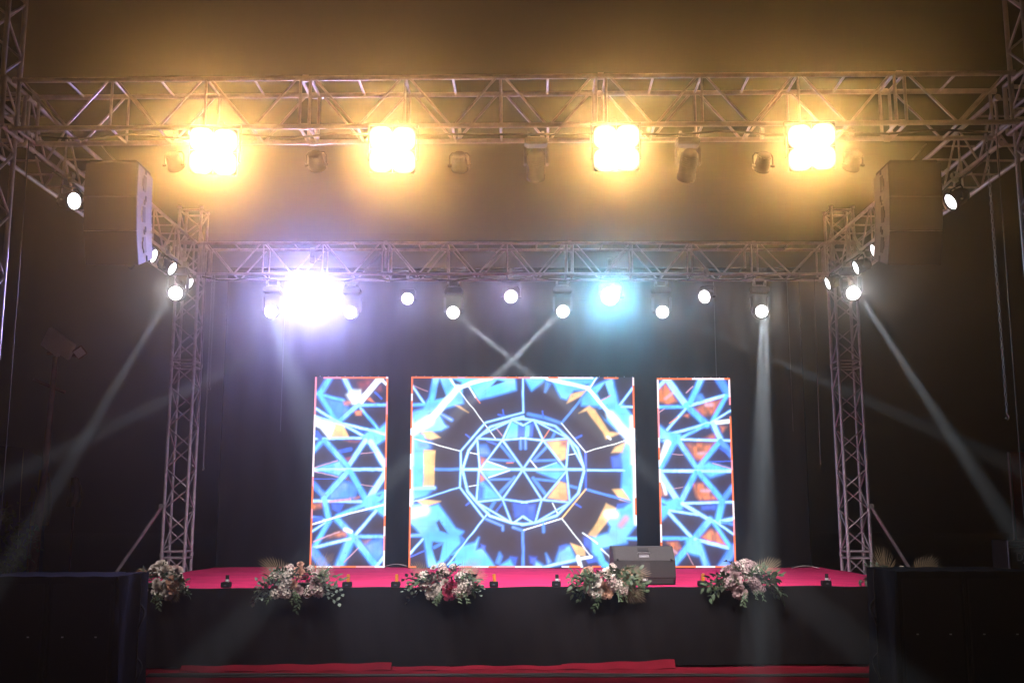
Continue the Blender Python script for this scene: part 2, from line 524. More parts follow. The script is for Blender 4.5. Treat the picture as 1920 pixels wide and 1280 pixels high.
# ------------------------------------------------------------------ LED screens
def scr(q, x, y):
    ox, oy = {'A': (760, 700), 'B': (980, 700), 'C': (760, 880), 'D': (980, 880), 'E': (575, 700), 'F': (575, 880), 'G': (1220, 700), 'H': (1220, 880)}[q]
    return (ox + x / 6.735, oy + y / 6.735)
CY, WH, BL, ORG, YL, RD, PK, DK, LB = ((0.16, 0.72, 1.25), (1.15, 1.25, 1.3), (0.05, 0.16, 0.95), (1.1, 0.30, 0.07), (1.2, 0.72, 0.25), (0.45, 0.07, 0.06), (0.8, 0.42, 0.5), (0.034, 0.020, 0.034), (0.12, 0.40, 1.2))
CW = (0.55, 1.05, 1.3)
KEY = {'c': CY, 'w': WH, 'b': BL, 'o': ORG, 'y': YL, 'r': RD, 'p': PK, 'd': DK, 'l': LB, 'x': CW}
ART = {'centre': '''
P A c 10 380 60 870 60 1420 70 1430 235 960 360 880 220 760 190 760 400 520 465 300 540 560 700 480 745 100 760 100 520 250 470 330 330
P A d 14 470 80 560 330 400 360 430 200
P A d 12 760 200 830 190 900 300 960 400 760 300
P A d 12 630 90 740 130 720 170 650 150
P A d 8 1110 185 1190 105 1290 125 1230 150
P A d 8 110 80 360 80 300 350 130 190
L A p 10 6 110 160 310 250
L A x 30 5 110 165 270 400
L A c 42 6 95 418 270 415
L A c 80 12 500 80 640 330
P A c 10 100 560 450 540 540 710 480 745 100 770
L A l 28 10 460 530 610 610
P A y 8 190 830 240 755 360 750 470 832 340 862
P A y 7 650 420 720 430 825 525 740 480
L A w 22 6 830 180 920 330
L A o 12 6 920 330 970 405
P A c 12 90 760 250 800 330 960 260 1000 250 1290 80 1290
P A l 25 180 880 330 900 320 970 200 950
P A y 6 255 985 402 1000 385 1290 240 1290
L A w 95 22 700 205 330 620
L A w 150 40 330 620 90 760
L A w 62 12 700 205 860 145 1120 75
L A w 28 6 585 75 680 200
L A w 90 30 85 620 85 1290
L A l 25 5 390 1235 720 1235
L A b 20 8 790 800 850 850
L A b 18 8 1260 490 1270 560
L A b 22 8 1200 550 1300 570
P A b 16 1370 650 1540 690 1540 840 1300 860
P A c 10 1370 640 1450 680 1440 840 1280 860
P A l 20 950 960 1030 950 1090 1060 960 1050
L A b 26 8 1060 880 1250 960
P A o 10 960 1070 1045 1110 980 1190
P A c 8 1060 1140 960 1240 1340 1240
L A o 14 8 1300 1160 1380 1160
L A l 22 6 1220 930 1390 1130
L A l 16 5 1090 1115 1360 1135
L A w 18 4 1060 1140 1340 1240
L A p 12 6 1180 730 1250 820
L A l 22 8 1480 870 1480 980
L A l 22 8 1540 870 1540 980
L A w 15 3 720 250 1160 850
L A w 15 3 90 835 720 1010
L A w 14 4 840 1030 940 1050
L A x 24 4 1520 80 1520 525
L A x 26 4 1520 525 1040 650 720 1010 720 1290
L A x 34 5 1530 600 1370 625 1100 705 940 845 820 1000 740 1240
L A x 26 4 1520 575 1370 610
L A x 22 4 1370 625 1000 800
L A x 26 4 930 850 1250 872 1549 850
L A x 26 4 930 850 960 1240
L A x 26 4 1370 620 1250 872 970 1230
L A x 30 4 1250 872 1510 1240
L A x 24 4 1390 625 1510 690
L A x 38 5 720 1240 1540 1242
P C c 12 90 -20 250 -20 240 240 380 250 280 350 100 400
P C y 6 255 -20 390 -20 382 240 240 240
L C x 50 10 110 260 380 255
L C w 80 30 75 -20 80 640
P C y 8 150 410 250 398 460 422 260 505
P C c 10 90 470 200 450 260 510 430 455 640 760 740 795 690 850 740 900 600 1050 440 1225 300 1225 250 900 180 800 70 680
P C d 10 400 690 440 655 550 830 440 790
P C d 12 350 920 490 935 440 1150 400 1180 340 1000
L C w 130 50 100 570 260 540
L C l 16 6 370 990 480 940
L C c 42 6 50 842 230 842
L C x 32 5 60 1080 230 890
L C b 18 6 70 1110 260 1030
P C c 10 590 1080 720 980 895 935 935 870 900 1020 980 1000 1130 1225 560 1225
P C b 14 960 950 1020 970 1010 1030 970 1010
P C b 14 690 850 750 900 700 960
P C d 12 570 1090 640 1070 630 1150 560 1170
P C l 10 1195 1060 1222 1100 1190 1195 1150 1180
P C c 12 1200 1215 1330 1140 1375 1230
P C b 20 1330 1110 1415 1120 1390 1200
P C c 8 960 50 1340 40 1070 130
P C c 16 1000 180 1235 390 950 405 945 200
P C b 22 940 200 1010 250 1000 400 940 400
P C o 10 960 80 1040 150 960 190
L C l 30 6 1400 130 1200 330
L C l 16 5 1080 155 1350 150
L C w 18 4 1070 130 1340 40
L C l 26 8 1140 430 1040 590
L C b 26 8 1240 450 1150 560
L C l 22 6 1490 790 1490 1235
L C x 20 4 1040 590 540 1205
L C x 16 4 705 250 80 435
L C w 14 4 820 240 940 220
L C b 24 8 780 470 850 420
L C l 20 7 1000 630 1240 730 1240 780
L C l 24 7 1370 745 1500 790
P C b 30 1380 450 1549 460 1549 620 1400 620
L C x 26 4 720 -10 705 250 1000 630
L C x 36 5 740 30 800 300 920 440 1080 605 1350 690 1510 712
L C x 24 4 920 440 1350 690
L C x 26 4 930 430 1240 400 1549 442
L C x 26 4 950 30 910 430
L C x 26 4 970 50 1240 400 1350 690
L C x 28 4 1500 40 1240 400
L C x 24 4 1380 690 1500 610 1549 640
P B c 10 60 90 350 90 150 245
P B l 10 340 130 378 160 320 262
P B c 10 370 90 980 90 860 240 680 250 590 365 520 340 430 160
P B d 10 820 170 890 160 850 200
P B c 12 860 240 1180 90 1250 420 1300 420 1440 600 1440 1290 1300 1290 1265 1100 1350 880 1080 620 1000 450 870 440 780 440 780 360
P B d 12 1080 160 1140 330 1020 370 980 290
P B d 10 970 500 1050 480 1115 570 1090 630
P B y 8 590 415 640 300 860 240 790 315
P B y 9 740 542 880 440 950 500 1130 780 1300 795 1080 872 1040 780 840 510
P B y 10 1150 1042 1200 965 1350 900 1290 1042
L B w 55 12 350 95 860 215
L B w 50 10 860 215 1150 560
L B w 120 40 1150 560 1400 880
L B w 22 5 890 215 985 80
L B p 16 6 1010 390 1150 320
L B w 60 30 1420 600 1420 1290
P B b 25 1150 1100 1270 1080 1290 1220 1170 1230
L B x 30 5 1440 215 1270 430
L B x 34 5 1290 462 1450 462
L B l 18 4 850 270 520 665
L B w 15 3 820 1030 1370 880
L B l 26 8 100 545 300 590 520 665
L B b 20 8 280 510 290 590
L B b 26 9 690 860 770 825
L B b 30 9 820 1040 820 1280
P B c 8 60 690 130 680 110 840 50 840
P B b 14 120 680 170 650 150 840 110 840
P B y 10 320 890 590 880 570 1110 480 1145
P B r 20 510 890 590 885 585 960 510 945
P B c 8 450 1160 560 1240 250 1240
L B w 30 10 1140 870 1100 840
L B l 24 6 330 960 160 1130
L B l 18 5 170 1135 440 1128
L B x 16 4 220 1240 450 1160
L B w 20 5 120 1130 200 1230
L B l 20 6 460 740 400 850
L B o 14 6 370 740 295 850
L B w 14 4 600 1065 700 1048
L B l 18 7 60 870 60 980
L B x 20 4 35 80 35 525
L B w 18 3 520 665 820 1030
L B x 34 5 0 600 170 625 440 700 600 850 720 980 800 1240
L B x 22 4 170 625 600 855
L B x 26 4 0 848 280 880 600 855
L B x 26 4 170 620 285 880 560 1235
L B x 28 4 280 880 30 1230
L B x 26 4 610 870 570 1245
L B x 26 4 610 870 800 1240
L B x 24 4 0 665 35 690 150 625
L B x 38 5 -10 1245 820 1247
L B x 24 5 820 1258 1310 1252
P D c 12 1300 -20 1455 -20 1458 700 1320 870 1320 940 1010 1000 1115 1240 1010 1240 880 1040 860 880 1100 820 1120 740 1080 670 1200 535 1385 450 1270 290
P D b 16 1210 470 1370 455 1290 520 1200 520
P D y 8 1070 455 1195 520 930 875 830 850 940 700
P D y 8 1150 285 1280 278 1395 445 1240 420
L D w 110 40 1090 590 1180 590
L D p 80 30 1250 720 1320 640
L D w 60 25 1440 -20 1445 700
L D c 44 6 1300 885 1458 885
P D b 25 780 880 870 880 870 1020 780 970
P D c 14 480 1000 600 975 670 1130 420 1200
P D b 18 470 980 560 960 540 1010 480 1040
P D y 6 608 938 790 1000 800 1100 690 1100
P D l 10 295 1070 355 1170 320 1205
P D c 12 160 1150 290 1245 145 1245
P D b 20 90 1100 180 1110 150 1200 100 1180
L D w 22 6 770 820 950 950
L D w 24 8 1000 1010 1110 1120
P D d 10 1000 1030 1100 1110 1100 1200 1050 1160
P D b 14 800 1140 940 1110 950 1170 830 1190
L D w 45 10 870 1112 690 1140
L D x 40 10 690 1140 200 1250
L D w 60 12 700 1110 740 1260
P D c 8 200 60 560 60 450 160
L D x 24 5 820 40 1310 50
P D y 10 330 385 480 180 570 205 585 400 540 430
P D o 16 470 330 580 330 570 410 500 420
P D b 12 500 170 560 110 560 190
L D l 28 6 150 140 310 350
L D l 16 5 180 152 430 178
L D l 18 6 620 240 700 262
L D b 26 8 820 -10 815 280
L D l 20 4 815 280 1390 440
L D y 20 3 815 280 505 640
L D w 18 3 505 640 870 1110
L D w 22 4 505 640 20 782
L D l 16 6 0 1250 12 790
L D b 22 8 680 460 750 500
L D l 22 9 270 690 272 800
P D b 24 60 470 170 470 150 660 70 640
L D w 18 5 390 450 460 590
L D x 36 5 800 50 720 330 600 450 440 605 170 690 0 715
L D x 22 4 600 450 170 690
L D x 26 4 0 442 250 408 600 442
L D x 26 4 30 50 255 405 170 685
L D x 26 4 270 410 560 70
L D x 26 4 570 0 610 432
L D x 22 4 0 612 130 682
''', 'left': '''
P E l 25 260 350 480 390 545 500 400 620
L E c 75 14 310 80 190 270
L E c 70 16 170 280 380 620
P E r 25 680 150 800 110 860 120 720 270
P E r 18 880 230 960 190 970 250 900 260
L E x 60 12 490 80 640 380
L E w 90 16 960 80 680 410
P E w 25 590 240 700 240 720 430 590 420 520 300
L E c 66 10 680 420 420 640
L E w 40 10 950 90 1050 180
L E c 42 7 130 280 480 372
L E c 42 6 700 432 1045 432
L E c 36 6 700 470 930 740
P E o 8 470 370 590 390 540 445 490 430
P E o 9 620 510 720 500 710 562 640 562
P E o 9 760 360 820 335 885 402
L E b 24 8 890 270 970 350
L E x 36 6 120 470 400 640 760 835
P E y 6 100 590 400 640 480 690 560 850 300 865 180 700
P E w 16 100 560 330 640 370 700 300 860 180 720 100 680
L E c 60 14 210 880 90 1010
L E x 34 6 110 855 740 848
P E r 10 480 880 720 880 620 910
L E b 50 16 420 1020 570 990
L E b 60 20 130 780 180 850
P E c 10 710 840 840 735 940 740 1035 650 1035 860 900 940 760 920
P E b 8 640 730 760 770 700 770
L E w 26 6 860 760 1040 820
L E x 38 6 100 575 480 670 1030 800
L E x 66 10 760 880 545 1190
L E c 70 12 240 880 540 1210
L E x 90 12 830 900 1030 1230
L E p 10 4 700 1045 880 1032
P E r 8 490 1100 590 1080 540 1150
P E c 14 160 1215 430 1140 500 1235
L E p 12 6 100 1220 400 1130
L E x 40 6 70 1242 1030 1242
P F l 20 300 340 460 190 560 200 640 260 600 385 300 400
P F b 20 320 450 480 460 420 570 330 520
P F l 24 740 960 960 895 985 1060 880 1190
L F x 40 6 70 32 1025 32
P F c 12 160 40 480 40 420 110
L F p 12 5 110 55 410 125
L F b 10 5 90 145 380 150
P F r 8 490 140 540 120 575 195
L F c 76 10 530 60 220 390
L F c 78 10 565 60 760 400
L F x 86 10 1020 70 790 410
P F c 12 695 430 790 365 1015 290 1012 630 900 545 760 525
P F b 10 890 350 970 330 940 370
P F b 10 910 440 990 400 960 450
L F l 56 14 75 200 230 360
L F x 38 7 60 420 700 430
L F p 30 10 300 430 560 400
P F o 16 70 470 190 440 190 500 80 525
P F o 12 560 380 680 370 640 410
L F c 76 12 230 390 285 650
L F c 56 10 400 610 720 475
L F x 26 7 70 620 240 655
L F x 26 7 50 810 250 685
P F b 14 80 620 200 610 220 660 70 680
L F c 66 10 300 650 60 1050
L F c 80 12 385 640 620 880
P F o 18 270 870 420 800 520 790 500 850
L F w 50 16 490 770 570 800
L F p 18 8 90 920 420 800
L F x 42 8 890 545 635 830
L F c 44 7 640 860 1000 862
L F c 90 12 610 880 900 1235
L F c 110 22 560 900 410 1235
L F x 40 8 560 885 90 995
L F l 100 16 80 1040 240 1240
L F x 44 8 995 1100 880 1235
P F o 14 720 910 825 895 740 962
L F p 10 4 700 220 865 245
L F p 14 5 480 1175 660 1000
L F w 26 5 50 718 420 610 1015 465
''', 'right': '''
P G o 16 75 210 160 160 230 230 310 380 200 425 80 380
L G p 40 16 160 350 260 270
P G o 20 530 475 700 385 890 345 800 530 640 560
L G p 50 20 690 420 760 420
P G o 12 390 565 470 540 460 585
P G o 14 870 690 945 700 900 765
P G o 20 650 860 820 780 810 870
P G o 25 440 930 820 895 640 1125 560 1095
L G p 40 20 600 1040 690 1030
L G x 50 10 55 220 150 120
L G x 90 12 180 100 430 430
L G c 84 12 430 430 700 675
L G c 44 6 60 456 430 450
L G x 44 7 480 432 975 280
L G c 84 14 620 90 480 400
P G l 16 560 300 620 300 660 370 560 380
L G l 84 16 850 90 970 270
L G c 56 9 950 300 755 650
L G x 36 8 420 480 190 745
L G o 14 6 330 580 220 660
L G p 12 5 80 530 150 480
L G p 16 6 430 270 510 190
L G x 38 6 100 830 500 725 710 655
L G c 42 6 340 860 700 672
P G c 12 80 680 180 765 360 800 375 880 300 935 100 880
P G b 8 110 860 180 850 120 885
L G x 28 6 740 650 1005 490
L G w 60 14 780 650 1015 625
L G x 74 16 780 660 870 850
L G x 34 6 370 865 1025 872
L G c 70 10 340 890 570 1210
L G w 100 22 200 920 100 1180
L G c 60 14 280 920 110 1240
L G c 66 10 870 880 600 1210
L G l 60 14 880 880 1035 1070
P G b 18 850 960 960 980 1030 1080 900 1000
L G p 10 4 260 1050 400 1060
L G b 14 8 760 1140 1030 1130
P G c 14 600 1200 720 1150 1030 1240 600 1250
L G p 12 5 780 1160 1030 1230
L G x 40 6 90 1262 1045 1250
P H c 14 600 30 1045 25 750 120
P H o 16 530 210 660 195 840 395 620 410 570 360
L H p 40 20 640 290 740 290
P H o 18 640 860 760 770 850 800 960 970 760 930
P H b 26 640 480 830 470 820 520 640 520
P H o 16 210 930 340 925 380 1000 290 1100 250 960
L H p 30 12 260 1010 330 1060
L H x 40 6 90 52 1045 46
L H w 50 20 120 120 180 330
P H o 14 110 260 190 350 110 370
L H x 84 12 105 80 340 430
L H c 76 10 560 70 375 430
L H c 72 10 610 70 905 410
P H c 12 200 425 330 380 410 430 385 530 250 545 140 660 110 390
P H b 8 120 440 200 470 150 480
L H x 36 6 400 450 1060 425
L H x 52 8 390 450 730 645
L H x 34 6 230 540 600 590
P H b 7 395 520 480 560 420 550
L H x 46 8 225 570 510 860
L H c 88 12 745 650 280 1215
L H c 46 6 130 882 520 882
P H c 14 440 900 600 880 720 1240 640 1100 470 1050
L H x 46 8 560 890 1050 1010
L H l 54 14 1040 240 900 410
L H c 90 14 900 420 850 650
L H c 50 10 780 660 1010 990
L H x 28 6 800 660 1065 835
L H x 50 12 880 670 1065 630
L H l 24 8 890 670 1065 705
L H c 80 18 600 920 720 1245
L H l 90 20 1050 1000 900 1235
L H p 10 6 460 1060 540 1200
L H p 8 5 280 270 400 250
'''}
def seg_dist(px, py, x0, y0, x1, y1):
    dx, dy = x1 - x0, y1 - y0
    L2 = dx * dx + dy * dy + 1e-9
    t = np.clip(((px - x0) * dx + (py - y0) * dy) / L2, 0, 1)
    return np.hypot(px - x0 - t * dx, py - y0 - t * dy)
def paint(img, px, py, art):
    for line in art.strip().splitlines():
        t = line.split()
        q, c = t[1], np.array(KEY[t[2]])
        if t[0] == 'L':
            wd, soft = float(t[3]) / 6.735 / 2 * (.84 if t[2] in 'xcw' else 1), float(t[4]) / 6.735
            nums = list(map(float, t[5:]))
        else:
            wd, soft = 0, float(t[3]) / 6.735
            nums = list(map(float, t[4:]))
        pts = [scr(q, nums[i], nums[i + 1]) for i in range(0, len(nums) - 1, 2)]
        soft = max(0.5, soft)
        if t[0] == 'P': soft *= 2.2 if t[2] in 'yorp' else 1.5
        if t[0] == 'L':
            d = np.full(px.shape, 1e9)
            for a, b in zip(pts, pts[1:]):
                d = np.minimum(d, seg_dist(px, py, *a, *b))
            d = d - wd
        else:
            d = np.full(px.shape, 1e9)
            inside = np.zeros(px.shape, bool)
            for a, b in zip(pts, pts[1:] + pts[:1]):
                d = np.minimum(d, seg_dist(px, py, *a, *b))
                cr = ((a[1] > py) != (b[1] > py)) & (px < (b[0] - a[0]) * (py - a[1]) / (b[1] - a[1] + 1e-12) + a[0])
                inside ^= cr
            d = np.where(inside, -d, d)
        a = np.clip(0.5 - d / (2 * soft), 0, 1)[..., None]
        a = a * a * (3 - 2 * a)
        if t[0] == 'P' and t[2] in 'orp': a = a * (.35 + .6 * PATCH[..., None])
        elif t[0] == 'P' and t[2] == 'y': a = a * (.7 + .3 * PATCH[..., None])
        # a cool fringe around bright strokes, as the video shows
        if t[2] in 'cxl' :
            fr_ = np.clip(1 - np.abs(d) / (soft * 1.6 + 2.2), 0, 1)[..., None] ** 1.5 * 0.75 * (1 - a)
            img[:] = np.maximum(img, np.array(LB) * fr_)
        img[:] = img * (1 - a) + c * a
def smooth_noise(h, w_, n, rng):
    g = rng.random((n + 2, n + 2))
    y = np.linspace(0, n, h); x = np.linspace(0, n, w_)
    yi, xi = np.minimum(y.astype(int), n), np.minimum(x.astype(int), n)
    fy_, fx_ = y - yi, x - xi
    fy_, fx_ = fy_ * fy_ * (3 - 2 * fy_), fx_ * fx_ * (3 - 2 * fx_)
    a = g[np.ix_(yi, xi)]; b = g[np.ix_(yi, xi + 1)]; c = g[np.ix_(yi + 1, xi)]; d = g[np.ix_(yi + 1, xi + 1)]
    return (a * (1 - fx_) + b * fx_) * (1 - fy_[:, None]) + (c * (1 - fx_) + d * fx_) * fy_[:, None]

def led_mat():
    m = bpy.data.materials.new('led video wall')
    m.use_nodes = True
    n = m.node_tree
    b = n.nodes['Principled BSDF']
    b.inputs['Base Color'].default_value = (0.02, 0.02, 0.02, 1)
    b.inputs['Roughness'].default_value = 0.6
    at = n.nodes.new('ShaderNodeAttribute')
    at.attribute_name = 'video'
    n.links.new(at.outputs['Color'], b.inputs['Emission Color'])
    b.inputs['Emission Strength'].default_value = 1.28
    m.cycles.emission_sampling = 'NONE'
    return m
M['led'] = led_mat()

def led_screen(which, corners, x0, wid, hgt, yaw, label, ys=18.2):
    """corners: photo TL TR BR BL of the picture; the display is a real sheet of LED cells"""
    t = empty('led_screen', (x0, ys, SZ + 0.01), (0, 0, yaw), label=label, cat='led screen', group='led screens on the stage')
    nx, ny = int(wid / 0.0115), int(hgt / 0.0115)
    u = np.linspace(0, 1, nx); v = np.linspace(0, 1, ny)      # v downwards
    U, V = np.meshgrid(u, v)
    TLc, TRc, BRc, BLc = [np.array(c, float) for c in corners]
    px = (TLc[0] * (1 - U) + TRc[0] * U) * (1 - V) + (BLc[0] * (1 - U) + BRc[0] * U) * V
    py = (TLc[1] * (1 - U) + TRc[1] * U) * (1 - V) + (BLc[1] * (1 - U) + BRc[1] * U) * V
    img = np.ones((ny, nx, 3)) * np.array(DK)  # dark areas start from a dim purple veil put into the emission colour
    rng = np.random.default_rng({'left': 3, 'centre': 5, 'right': 9}[which])
    wx = (smooth_noise(ny, nx, 22, rng) - .5) * 1.6
    wy = (smooth_noise(ny, nx, 22, rng) - .5) * 1.6
    if which == 'centre':
        cx, cyy = 984, 886
        rr = np.clip((np.hypot(px - cx, py - cyy) - 118) / 20, 0, 1)
        wx, wy = wx * rr, wy * rr
    else:
        wx, wy = wx * .5, wy * .5
    global PATCH
    PATCH = np.clip(smooth_noise(ny, nx, 26, rng) * 1.5 - .1, 0, 1)
    paint(img, px + wx, py + wy, ART[which])
    # uneven brightness of the bright masses
    nz = smooth_noise(ny, nx, 14, rng) * 0.5 + smooth_noise(ny, nx, 40, rng) * 0.5
    img *= (0.80 + 0.4 * nz)[..., None]
    hot = smooth_noise(ny, nx, 9, rng)
    # big cyan areas drift between deep blue and cyan
    cyan = np.clip((img[..., 2] - img[..., 0]) * 1.2, 0, 1) * np.clip(1.6 - img[..., 0] * 2, 0, 1)
    dr = np.clip(smooth_noise(ny, nx, 18, rng) * 1.6 - .75, 0, 1) * cyan
    img = img * (1 - dr[..., None] * .5) + np.array((0.05, 0.24, 1.1)) * (dr * .5)[..., None]
    bright = np.clip(img.max(axis=2) - 0.7, 0, 1) * np.clip(hot - 0.45, 0, 1) * 1.6
    img += bright[..., None] * np.array((0.55, 0.35, 0.15))
    # bloom painted into the screen colours: a blurred bluish glow round bright strokes
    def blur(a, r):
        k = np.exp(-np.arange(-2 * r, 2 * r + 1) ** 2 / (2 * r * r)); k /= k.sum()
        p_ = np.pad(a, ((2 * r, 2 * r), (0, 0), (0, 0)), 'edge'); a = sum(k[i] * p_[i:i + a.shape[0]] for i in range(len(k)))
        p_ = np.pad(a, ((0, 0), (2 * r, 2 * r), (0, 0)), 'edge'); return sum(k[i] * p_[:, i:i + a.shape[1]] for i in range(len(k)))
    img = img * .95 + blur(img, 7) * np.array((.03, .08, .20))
    # dashed orange and white border
    e = 0.030
    X, Z = U * wid, V * hgt
    def runs(total, L):
        out = np.zeros(L, int); p = 0
        while p < L:
            k = int(rng.integers(10, 30)); out[p:p + k] = rng.choice([0, 1, 1, 2, 2, 1, 3, 1]); p += k
        return out
    for edge in range(4):
        if edge < 2:
            rr_ = runs(hgt, ny); sel = (X < e) if edge == 0 else (X > wid - e); idx = np.repeat(rr_[:, None], nx, 1)
        else:
            rr_ = runs(wid, nx); sel = (Z < e * .8) if edge == 2 else (Z > hgt - e * .8); idx = np.repeat(rr_[None, :], ny, 0)
        for k, c in ((1, (1.2, 0.22, 0.06)), (2, (1.2, 1.0, 1.05)), (3, (1.2, 0.35, 0.4))):
            img[sel & (idx == k)] = c
    # seams between the modules
    for k in range(1, int(wid / 0.32) + 1):
        img[np.abs(X - k * 0.32) < 0.0055] *= 0.90
    for k in range(1, int(hgt / 0.64) + 1):
        img[np.abs(Z - k * 0.64) < 0.0055] *= 0.90
    dead = rng.random((ny, nx)) < 0.0006
    img[dead] *= 0.2
    vs = np.stack([U * wid - wid / 2, np.zeros_like(U) - 0.042, (1 - V) * hgt], -1).reshape(-1, 3)
    ii = np.arange(ny - 1)[:, None] * nx + np.arange(nx - 1)[None, :]
    fs = np.stack([ii + nx, ii + nx + 1, ii + 1, ii], -1).reshape(-1, 4)
    me = bpy.data.meshes.new('display')
    me.vertices.add(len(vs)); me.vertices.foreach_set('co', vs.astype(np.float32).ravel())
    me.loops.add(fs.size); me.loops.foreach_set('vertex_index', fs.astype(np.int32).ravel())
    me.polygons.add(len(fs)); me.polygons.foreach_set('loop_start', (np.arange(len(fs)) * 4).astype(np.int32))
    me.update(calc_edges=True)
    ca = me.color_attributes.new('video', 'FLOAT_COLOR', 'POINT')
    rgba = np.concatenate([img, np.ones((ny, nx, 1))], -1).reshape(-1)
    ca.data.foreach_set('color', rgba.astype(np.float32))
    me.materials.append(M['led'])
    link(bpy.data.objects.new('display', me), t)
    mb = MB(); mb.box((0, 0.01, hgt / 2), (wid + 0.012, 0.09, hgt + 0.012), bev=0.004)
    mb.build('cabinet', M['black_metal'], t)
    mb = MB()
    k = 0.08
    while k < wid:
        mb.box((k - wid / 2, 0, hgt + 0.012), (0.012, 0.02, 0.014)); k += 0.145
    mb.build('lifting_studs', M['white'], t)
    for sx in (-.35, .35):
        mb = MB(); mb.tube([(sx * wid, 0.06, hgt * .8), (sx * wid, 0.42, 0)], 0.02); mb.build('rear_strut', M['steel'], t)
    return t

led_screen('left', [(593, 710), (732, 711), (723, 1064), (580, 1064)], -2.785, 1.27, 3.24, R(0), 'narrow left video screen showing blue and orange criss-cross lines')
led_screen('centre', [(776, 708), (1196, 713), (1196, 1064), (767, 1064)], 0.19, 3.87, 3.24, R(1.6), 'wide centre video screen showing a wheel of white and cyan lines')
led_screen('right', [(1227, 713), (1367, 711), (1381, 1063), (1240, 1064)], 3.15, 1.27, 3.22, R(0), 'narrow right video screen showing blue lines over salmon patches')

# ------------------------------------------------------------------ lamp fixtures
def disc(mb, r, y=0.0, n=24, bulge=0.0):
    vs = [(0, y - bulge, 0)] + [(r * math.cos(2 * math.pi * k / n), y, r * math.sin(2 * math.pi * k / n)) for k in range(n)]
    mb.add(vs, [(0, 1 + k, 1 + (k + 1) % n) for k in range(n)], True)
    return mb

# par light: head axis is local -Y
par_parts = {}
mb = MB(); mb.lathe([(0.0, 0.20), (0.07, 0.20), (0.085, 0.17), (0.10, 0.05), (0.105, -0.01), (0.112, -0.012), (0.112, -0.03), (0.098, -0.03), (0.098, -0.012)], axis='Y', n=28)
for k in range(10):
    an = 2 * math.pi * k / 10
    mb.box((0.085 * math.cos(an), 0.13, 0.085 * math.sin(an)), (0.008, 0.09, 0.03), (0, -an, 0))
par_parts['body'] = meshed(mb, 'body', M['black_metal'])
def par_lens(m):
    mb = MB(); disc(mb, 0.096, -0.014, 24)
    if m is M['em_beads']:
        pass
    return meshed(mb, 'lens', m)
mb = MB()
pts = [(0.13, 0.06, -0.02), (0.13, 0.06, 0.13), (0.10, 0.06, 0.17), (-0.10, 0.06, 0.17), (-0.13, 0.06, 0.13), (-0.13, 0.06, -0.02)]
for a, b in zip(pts, pts[1:]):
    mb.tube([a, b], 0.009, 6)
mb.tube([(-0.15, 0.06, 0), (-0.10, 0.06, 0)], 0.018, 8); mb.tube([(0.10, 0.06, 0), (0.15, 0.06, 0)], 0.018, 8)
par_parts['yoke'] = meshed(mb, 'yoke', M['black_metal'])
mb = MB(); mb.box((0, 0.06, 0.20), (0.05, 0.06, 0.05), bev=.006); mb.lathe([(0.05, -0.02), (0.05, 0.02)], (0, 0.06, 0.255), 'X', 14); mb.lathe([(0.036, 0.02), (0.036, -0.02)], (0, 0.06, 0.255), 'X', 14)
mb.tube([(0.04, 0.06, .2), (0.075, 0.06, .2)], 0.008, 6)
par_parts['clamp'] = meshed(mb, 'clamp', M['steel'])
lens_cache = {}
def aim_rot(d):
    """euler that turns local -Y to direction d"""
    d = Vector(d).normalized()
    yaw = math.atan2(d.x, -d.y)
    pit = math.asin(max(-1, min(1, d.z)))
    return (-pit, 0, yaw)
def par(pos, target, lens, label, group, hang=0.28, scale=1.0, watts=0, color=(1, 1, 1), cone=140, blend=.6):
    pos = Vector(pos)
    t = empty('par_light', pos, label=label, cat='stage light', group=group)
    t.scale = (scale,) * 3
    rot = aim_rot(Vector(target) - pos)
    inst(par_parts['body'], 'body', t, rot=rot)
    if lens.name not in lens_cache: lens_cache[lens.name] = par_lens(lens)
    inst(lens_cache[lens.name], 'lens', t, rot=rot)
    inst(par_parts['yoke'], 'yoke', t, rot=(0, 0, rot[2]))
    inst(par_parts['clamp'], 'clamp', t, rot=(0, 0, rot[2]), loc=(0, 0, hang - 0.28))
    if watts:
        d = (Vector(target) - pos).normalized()
        spot('par_lamp', pos + d * (0.30 if watts > 300 else 0.06 * scale), target, watts, color, cone, blend, 0.05)
    return t

# moving head
mb = MB(); mb.box((0, 0, 0.30), (0.30, 0.20, 0.09), bev=0.018); mb.box((0, -0.102, 0.30), (0.12, 0.006, 0.04))
mh_base = meshed(mb, 'base', M['grey_plastic'])
mb = MB()
mb.box((0.0, 0, -0.0), (0.035, 0.13, 0.24), bev=0.014)
mh_arm = meshed(mb, 'arm', M['grey_plastic'])
mb = MB(); mb.lathe([(0.0, 0.22), (0.075, 0.22), (0.105, 0.18), (0.112, 0.02), (0.112, -0.12), (0.120, -0.13), (0.120, -0.18), (0.104, -0.185), (0.104, -0.165)], axis='Y', n=28)
for k in range(5):
    mb.lathe([(0.112, 0.03 + k * .03), (0.118, 0.035 + k * .03), (0.118, 0.045 + k * .03), (0.112, 0.05 + k * .03)], axis='Y', n=28)
mh_head = meshed(mb, 'head', M['black_metal'])
mb = MB(); disc(mb, 0.102, -0.168, 28, 0.01); mh_lens_on = meshed(mb, 'lens', M['em_white'])
mb = MB(); disc(mb, 0.102, -0.168, 28, 0.01); mh_lens_off = meshed(mb, 'lens', M['lens_dark'])
mb = MB()
for sx in (-.09, .09):
    mb.box((sx, 0, 0.36), (0.035, 0.05, 0.04), bev=.004)
    mb.lathe([(0.045, -0.018), (0.045, 0.018)], (sx, 0, 0.41), 'X', 14)
mb.tube([(-.09, 0, .375), (.09, 0, .375)], .01, 6)
mh_clamp = meshed(mb, 'clamp', M['steel'])
